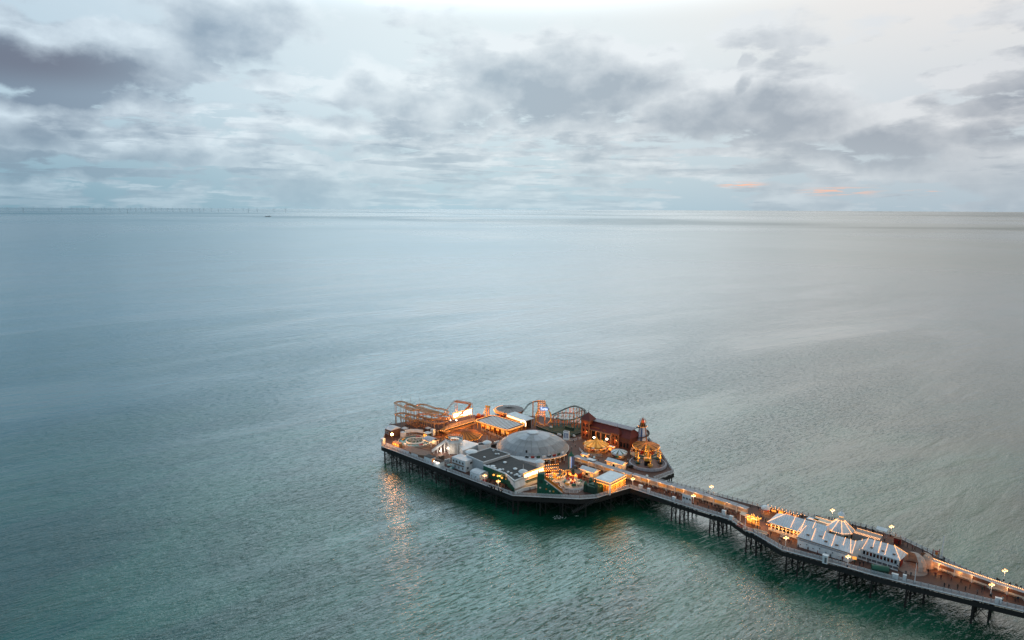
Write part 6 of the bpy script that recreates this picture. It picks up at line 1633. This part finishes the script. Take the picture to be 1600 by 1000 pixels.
# ================================================================== people
def person_mesh(kind):
    V_ = {'pel': (0, 0, .95, .155, .10), 'sp': (0, .01, 1.2, .15, .105), 'ch': (0, .01, 1.42, .185, .10), 'nk': (0, .01, 1.54, .06, .06), 'hd': (0, -.02, 1.64, .095, .11), 'hd2': (0, -.01, 1.74, .075, .09)}
    st_ = {'stand': (.0, .0), 'walk': (.26, -.26), 'lean': (.05, -.05), 'sit': (0, 0)}[kind]
    for s_, sg_, f in (('l', 1, st_[0]), ('r', -1, st_[1])):
        V_['sh' + s_] = (.17 * sg_, .01, 1.43, .075, .075); V_['hp' + s_] = (.09 * sg_, 0, .88, .1, .1)
        if kind == 'sit':
            V_['kn' + s_] = (.10 * sg_, -.42, .90, .07, .07); V_['an' + s_] = (.10 * sg_, -.45, .48, .05, .05); V_['tt' + s_] = (.10 * sg_, -.60, .44, .04, .035)
        else:
            V_['kn' + s_] = (.10 * sg_, -f * .5 - .03, .5, .07, .07); V_['an' + s_] = (.10 * sg_, -f, .09, .05, .05); V_['tt' + s_] = (.10 * sg_, -f - .16, .04, .045, .035)
        if kind == 'lean': V_['el' + s_] = (.24 * sg_, -.14, 1.2, .05, .05); V_['wr' + s_] = (.16 * sg_, -.40, 1.16, .038, .038); V_['ha' + s_] = (.13 * sg_, -.48, 1.15, .035, .03)
        else: V_['el' + s_] = (.25 * sg_, f * .25, 1.16, .05, .05); V_['wr' + s_] = (.25 * sg_, f * .3 - .10, .93, .038, .038); V_['ha' + s_] = (.25 * sg_, f * .3 - .13, .84, .04, .03)
    E_ = [('pel', 'sp'), ('sp', 'ch'), ('ch', 'nk'), ('nk', 'hd'), ('hd', 'hd2')]
    for s_ in 'lr': E_ += [('ch', 'sh' + s_), ('sh' + s_, 'el' + s_), ('el' + s_, 'wr' + s_), ('wr' + s_, 'ha' + s_), ('pel', 'hp' + s_), ('hp' + s_, 'kn' + s_), ('kn' + s_, 'an' + s_), ('an' + s_, 'tt' + s_)]
    ks = list(V_); me_ = bpy.data.meshes.new('p'); me_.from_pydata([V_[k][:3] for k in ks], [(ks.index(a), ks.index(b)) for a, b in E_], [])
    ob = bpy.data.objects.new('p', me_); COL.objects.link(ob); md = ob.modifiers.new('s', 'SKIN')
    for i, k in enumerate(ks): me_.skin_vertices[0].data[i].radius = V_[k][3:]; me_.skin_vertices[0].data[i].use_root = (k == 'pel')
    ob.modifiers.new('d', 'SUBSURF').levels = 1
    dg = bpy.context.evaluated_depsgraph_get(); out = bpy.data.meshes.new_from_object(ob.evaluated_get(dg)); bpy.data.objects.remove(ob)
    out.name = 'person'; dz = -.40 if kind == 'sit' else 0
    out.materials.clear()
    for m_ in (COATS[0][1], trouser, skin, hair): out.materials.append(m_)
    for f in out.polygons:
        c_ = f.center
        if c_.z > 1.55: f.material_index = 3 if (c_.z > 1.72 or c_.y > .01) else 2
        elif c_.z < .93 and abs(c_.x) < .19: f.material_index = 1
        elif abs(c_.x) > .09 and c_.z < .90 and kind != 'lean': f.material_index = 2
        elif kind == 'lean' and c_.y < -.42: f.material_index = 2
        else: f.material_index = 0
    for v_ in out.vertices: v_.co.z += dz
    return out
PM = {k: person_mesh(k) for k in ('stand', 'walk', 'lean', 'sit')}
VERB = {'stand': 'standing', 'walk': 'walking', 'lean': 'leaning', 'sit': 'sitting'}
ZONES = [
    ('strolling along the middle of the near walkway', [(1010, 762, 'w'), (1031, 772, 'w'), (1038, 774), (1059, 781, 'w'), (1074, 785), (1090, 791, 'w'), (1107, 796, 'w'), (1120, 800), (1139, 807, 'w'), (1150, 812)]),
    ('on the far walkway behind the spine shelter', [(1060, 765, 'w'), (1085, 770), (1104, 775, 'w'), (1124, 781), (1140, 786, 'w'), (1158, 790), (1172, 794, 'w'), (1185, 797)]),
    ('on the promenade between the pavilion and the near rail', [(1247, 858, 'w'), (1262, 862), (1277, 868, 'w'), (1297, 873), (1335, 882, 'w'), (1343, 885), (1349, 884)]),
    ('on the wide deck below the bulb topped shelter', [(1450, 897, 'w'), (1461, 902), (1470, 906, 'w'), (1486, 908), (1501, 912, 'w'), (1515, 920), (1534, 925, 'w'), (1549, 934), (1566, 941, 'w')]),
    ('among the rides behind the lit arcade', [(925, 718, 'w'), (935, 722), (941, 716, 'w'), (948, 712), (972, 728), (983, 742, 'w'), (963, 741), (994, 748, 'w')]),
    ('on the deck round the left coaster', [(689, 684), (697, 686, 'w'), (681, 690), (668, 694, 'w'), (636, 698), (643, 676), (684, 706, 'w'), (697, 733), (700, 738, 'l')]),
    ('between the grey dome and golden carousel', [(891, 686.5, 'w'), (896, 692), (899, 698), (893, 702, 'w'), (888, 706), (886, 698), (903, 688, 'w')]),
    ('by the stalls near the blue tower', [(879, 722), (882, 726, 'w'), (886, 728), (901, 735), (909, 736, 'w'), (874, 723), (905, 729)]),
    ('on the bar terrace by the front rail', [(761, 756), (768, 760, 's'), (773, 760), (787, 767), (793, 764, 's'), (795, 771, 'l'), (781, 767), (750, 752), (798, 762)]),
    ('near the round ride by the green castle', [(908, 750), (913, 748, 'w'), (911, 755), (917, 752), (903, 763), (880, 765), (922, 743)]),
    ('at the rail beside the green slide', [(873, 774, 'l'), (888, 776, 'l'), (836, 765), (828, 768, 'w')]),
    ('at the shelter nearest the pier head', [(1000, 759), (1003, 760), (1007, 761, 'w'), (1023, 766, 's'), (1026, 767), (1041, 771), (1044, 772, 's'), (1049, 774), (1056, 775, 'w'), (1062, 778), (1020, 764.5)]),
    ('at the shelter halfway along the walkway', [(1093, 784.5), (1096, 786, 's'), (1101, 788, 'w'), (1105, 789), (1112, 791), (1117, 793, 's'), (1123, 795), (1129, 797), (1136, 800), (1145, 803, 'w')]),
    ('by the orange kiosk left of the pavilion', [(1165, 817, 'w'), (1175, 822), (1178, 825), (1183, 828), (1187, 830, 'w'), (1189, 812), (1192, 814), (1196, 817), (1186, 817)]),
    ('on the near promenade left of the white wall', [(1204, 838), (1200, 841), (1218, 848), (1220, 850), (1233, 849, 'w'), (1236, 851)]),
    ('in front of the long white pavilion wall', [(1304, 869, 'w'), (1316, 877), (1313, 882), (1356, 881)]),
    ('at the far rail left of the pavilion roof', [(1201, 797), (1204.5, 798), (1218, 801), (1234.5, 805, 'l'), (1252, 809), (1253.5, 809.5)]),
    ('on the far promenade behind the pavilion', [(1267, 814, 'w'), (1276, 812), (1279, 813), (1284, 815), (1288, 817), (1295, 814), (1304, 816), (1328, 823, 'w'), (1332, 825), (1336, 826), (1352, 829), (1363, 833), (1365, 834, 'w')]),
    ('on the far promenade behind the right roof', [(1379, 841), (1382, 848, 'w'), (1374, 846), (1410, 851), (1412, 852), (1418, 855, 'l'), (1425, 859), (1429, 861, 'w'), (1441, 864, 'l'), (1404, 852)]),
    ('under the shell canopies', [(1402, 890), (1404, 887, 'w'), (1415, 899), (1437, 893), (1443, 893), (1423, 901), (1390, 893)]),
    ('at the near rail right of the front flagpole', [(1475, 919, 'l'), (1482, 921, 'l'), (1496, 921), (1508, 923, 'l'), (1527, 929, 'l')]),
    ('along the right end of the pier', [(1475, 878, 'l'), (1538, 922), (1532, 899), (1558, 909), (1561, 910), (1578, 916), (1587, 918), (1589, 919), (1595, 921), (1573, 937), (1590, 940, 'w'), (1586, 941)]),
    ('at the far corner by the golden carousel', [(955, 703), (944, 707, 'w'), (985, 716), (981, 722)]),
    ('on the deck left of the striped pavilion', [(741, 676, 'w'), (757, 678), (766, 686), (770, 693, 'w'), (784, 688), (748, 681), (776, 681)]),
]
HAIR_ = {'w': 'walk', 'l': 'lean', 's': 'sit'}
rnd = random.Random(3)
for ph, lst in ZONES:
    seen = {}
    for it in sorted(lst, key=lambda q: q[0]):
        kd = HAIR_.get(it[2] if len(it) > 2 else '', 'stand'); cn_, cm_ = COATS[rnd.choice((0, 0, 0, 1, 1, 2, 3, 4, 5, 6))]
        key = (cn_, kd); seen.setdefault(key, []).append((it, cm_))
    for (cn_, kd), ms_ in seen.items():
        for i, (it, cm_) in enumerate(ms_):
            art = '' if len(ms_) == 1 else [', leftmost', ', second from left', ', third from left', ', fourth from left', ', fifth from left', ', sixth'][min(i, 5)]
            p = at(it[0], it[1]); ob = bpy.data.objects.new('person', PM[kd]); COL.objects.link(ob)
            if not inside(p + Vector((0, 0, 0))): p = p - VV * .8
            ob.location = p; ob.rotation_euler = (0, 0, AX + math.pi if kd == 'l' else rnd.choice((AX + math.pi / 2, AX - math.pi / 2, AX, AX + math.pi)) + rnd.uniform(-.5, .5))
            s_ = rnd.uniform(.94, 1.06); ob.scale = (s_, s_, s_)
            ob.material_slots[0].link = 'OBJECT'; ob.material_slots[0].material = cm_
            ob['label'] = '%s coat %s %s%s' % (cn_, VERB[kd], ph, art); ob['category'] = 'person'; ob['group'] = 'people on the pier'

# ================================================================== far away: ship and wind farm
def far_at(px, y):
    d = ray(px, 326.0); return Vector((d.x / d.y * y, y, 0))
p = far_at(418, 9000); t = thing('ship', 'small white and dark ship just below the horizon on the left', 'ship', p, .15)
MB().add([(-38, -7, 5.5), (34, -7, 5.5), (44, 0, 7), (34, 7, 5.5), (-38, 7, 5.5), (-36, -5, 0), (32, -5, 0), (38, 0, 0), (32, 5, 0), (-36, 5, 0)],
         [(0, 1, 2, 3, 4), (0, 5, 6, 1), (1, 6, 7, 2), (2, 7, 8, 3), (3, 8, 9, 4), (4, 9, 5, 0)]).build('hull', t, mat('ship_hull', (.05, .04, .05), .5, .1))
MB().box((18, 0, 6), (16, 10, 10)).build('bridge', t, white); MB().box((-8, 0, 6), (30, 9, 4)).build('deckhouse', t, white); MB().tube((-26, 0, 6), (-26, 0, 16), .8, .5).build('mast', t, white)
def turbine_mesh(ph):
    q = MB().tube((0, 0, 0), (0, 0, 82), 3.2, 2.2, 8); q.box((0, 2, 80), (5, 10, 5))
    for k in range(3):
        a = ph + k * 2.094; q.bar((0, -4, 82), (52 * math.sin(a), -4, 82 + 52 * math.cos(a)), 3.0, 1.0)
    q.lathe([(4, 0), (4, 9), (0, 9)], 8); return q.mesh('wind_turbine', mat('turbine_paint', (.42, .48, .52), .6, .1))
TM_ = [turbine_mesh(k * .42) for k in range(5)]
rt = random.Random(11)
tx = [12, 36, 52, 76, 96, 112, 120, 128, 140, 146, 158, 164, 172, 186, 199, 204, 212, 220, 227, 236, 243, 252, 262, 270, 281, 292, 300, 312, 318, 330, 341, 352, 364, 380, 388, 402, 428, 446]
for i, px in enumerate(tx):
    y = rt.uniform(15500, 22000) if i not in (1, 14) else 13500
    ob = bpy.data.objects.new('wind_turbine', TM_[rt.randrange(5)]); COL.objects.link(ob); ob.location = far_at(px, y); ob.rotation_euler = (0, 0, rt.uniform(-.5, .5))
    ob['label'] = 'faint distant wind turbine on the horizon at the left of the view'; ob['category'] = 'wind turbine'; ob['group'] = 'wind turbines on the horizon'

# small splash of foam at the foot of the front piles
q = MB(); rf = random.Random(5)
for (px, py, n, sx) in ((872, 809, 46, 2.2), (901, 806, 10, .8)):
    c = at(px, py, .06)
    for k in range(n):
        x, y, r_ = rf.gauss(0, sx * .5), rf.gauss(0, sx * .35), rf.uniform(.08, .3); a = rf.uniform(0, 3)
        q.add([(c.x + x + r_ * math.cos(a + t_) * rf.uniform(.6, 1), c.y + y + r_ * math.sin(a + t_), .05 + .001 * k) for t_ in (0, 1.2, 2.5, 3.7, 5.0)], [(0, 1, 2, 3, 4)])
fo = q.build('foam', None, mat('foam_white', (.7, .74, .74), .8, .2), kind='stuff')
fo['label'] = 'small white splash of foam on the dark water in front of the pier head'

# crowd barriers and queue fences
def queue_fence(label, pts, m_=white):
    ws = [at(*p) for p in pts]; t = thing('queue_fence', label, 'fence', ws[0], 0)
    for a, b in zip(ws, ws[1:]):
        L_ = (b - a).length; n = max(1, round(L_ / 1.6))
        for k in range(n):
            p, r_ = a.lerp(b, k / n), a.lerp(b, (k + .93) / n); q = MB(); q.bar(p, p + Vector((0, 0, 1.1)), .09); q.bar(p + Vector((0, 0, 1.05)), r_ + Vector((0, 0, 1.05)), .09); q.bar(p + Vector((0, 0, .55)), r_ + Vector((0, 0, .55)), .07); q.bar(p + Vector((0, 0, .15)), r_ + Vector((0, 0, .15)), .07)
            q.build('barrier', t, m_, world=True)
queue_fence('white queue fence on the near side of the golden carousel', [(905, 703), (911, 709), (924, 713), (941, 713)])
queue_fence('white queue fence between the round pool and the striped canopy', [(626, 684), (640, 681), (657, 683), (664, 688)])
queue_fence('pale queue fence before the striped pavilion', [(752, 672), (772, 681), (786, 687)], steel)
queue_fence('dark queue fence left of the spinning ride', [(975, 722), (979, 733), (988, 741)], iron)
queue_fence('white queue fence round the front of the children\'s plane ride', [(872, 763), (884, 770), (902, 770), (914, 764)])
queue_fence('white fence beside the looping coaster\'s green floor', [(880, 688), (896, 689), (909, 686)])
queue_fence('pale fence between the tall white cabin and the flume', [(694, 724), (704, 728), (710, 735)], steel)
for (px, py, lab, c_) in ((690, 716, 'dark machinery crates at the foot of the flume ramp, left', timber), (699, 721, 'grey machinery crate at the foot of the flume legs', steel), (757, 712, 'low grey duct on the higher dark roof edge', steel), (868, 712, 'brown crates under the dome canopy', timber), (937, 729, 'pale crates beside the gabled shop', cream), (984, 731, 'dark crate beside the spinning ride', iron), (776, 693, 'white tables left of the grey dome', wflat), (770, 698, 'dark crate beside the white turret drum', iron), (918, 741, 'white menu board by the ribbed kiosk', white), (652, 678, 'small brown cart behind the curved screen', timber)):
    t = thing('crates', lab, 'crate', at(px, py), AX + .2)
    for k in range(3): MB().box((k * .95 - .9, .25 * (k % 2), 0), (.8, .9, .7 + .4 * (k % 3))).build('crate', t, c_)
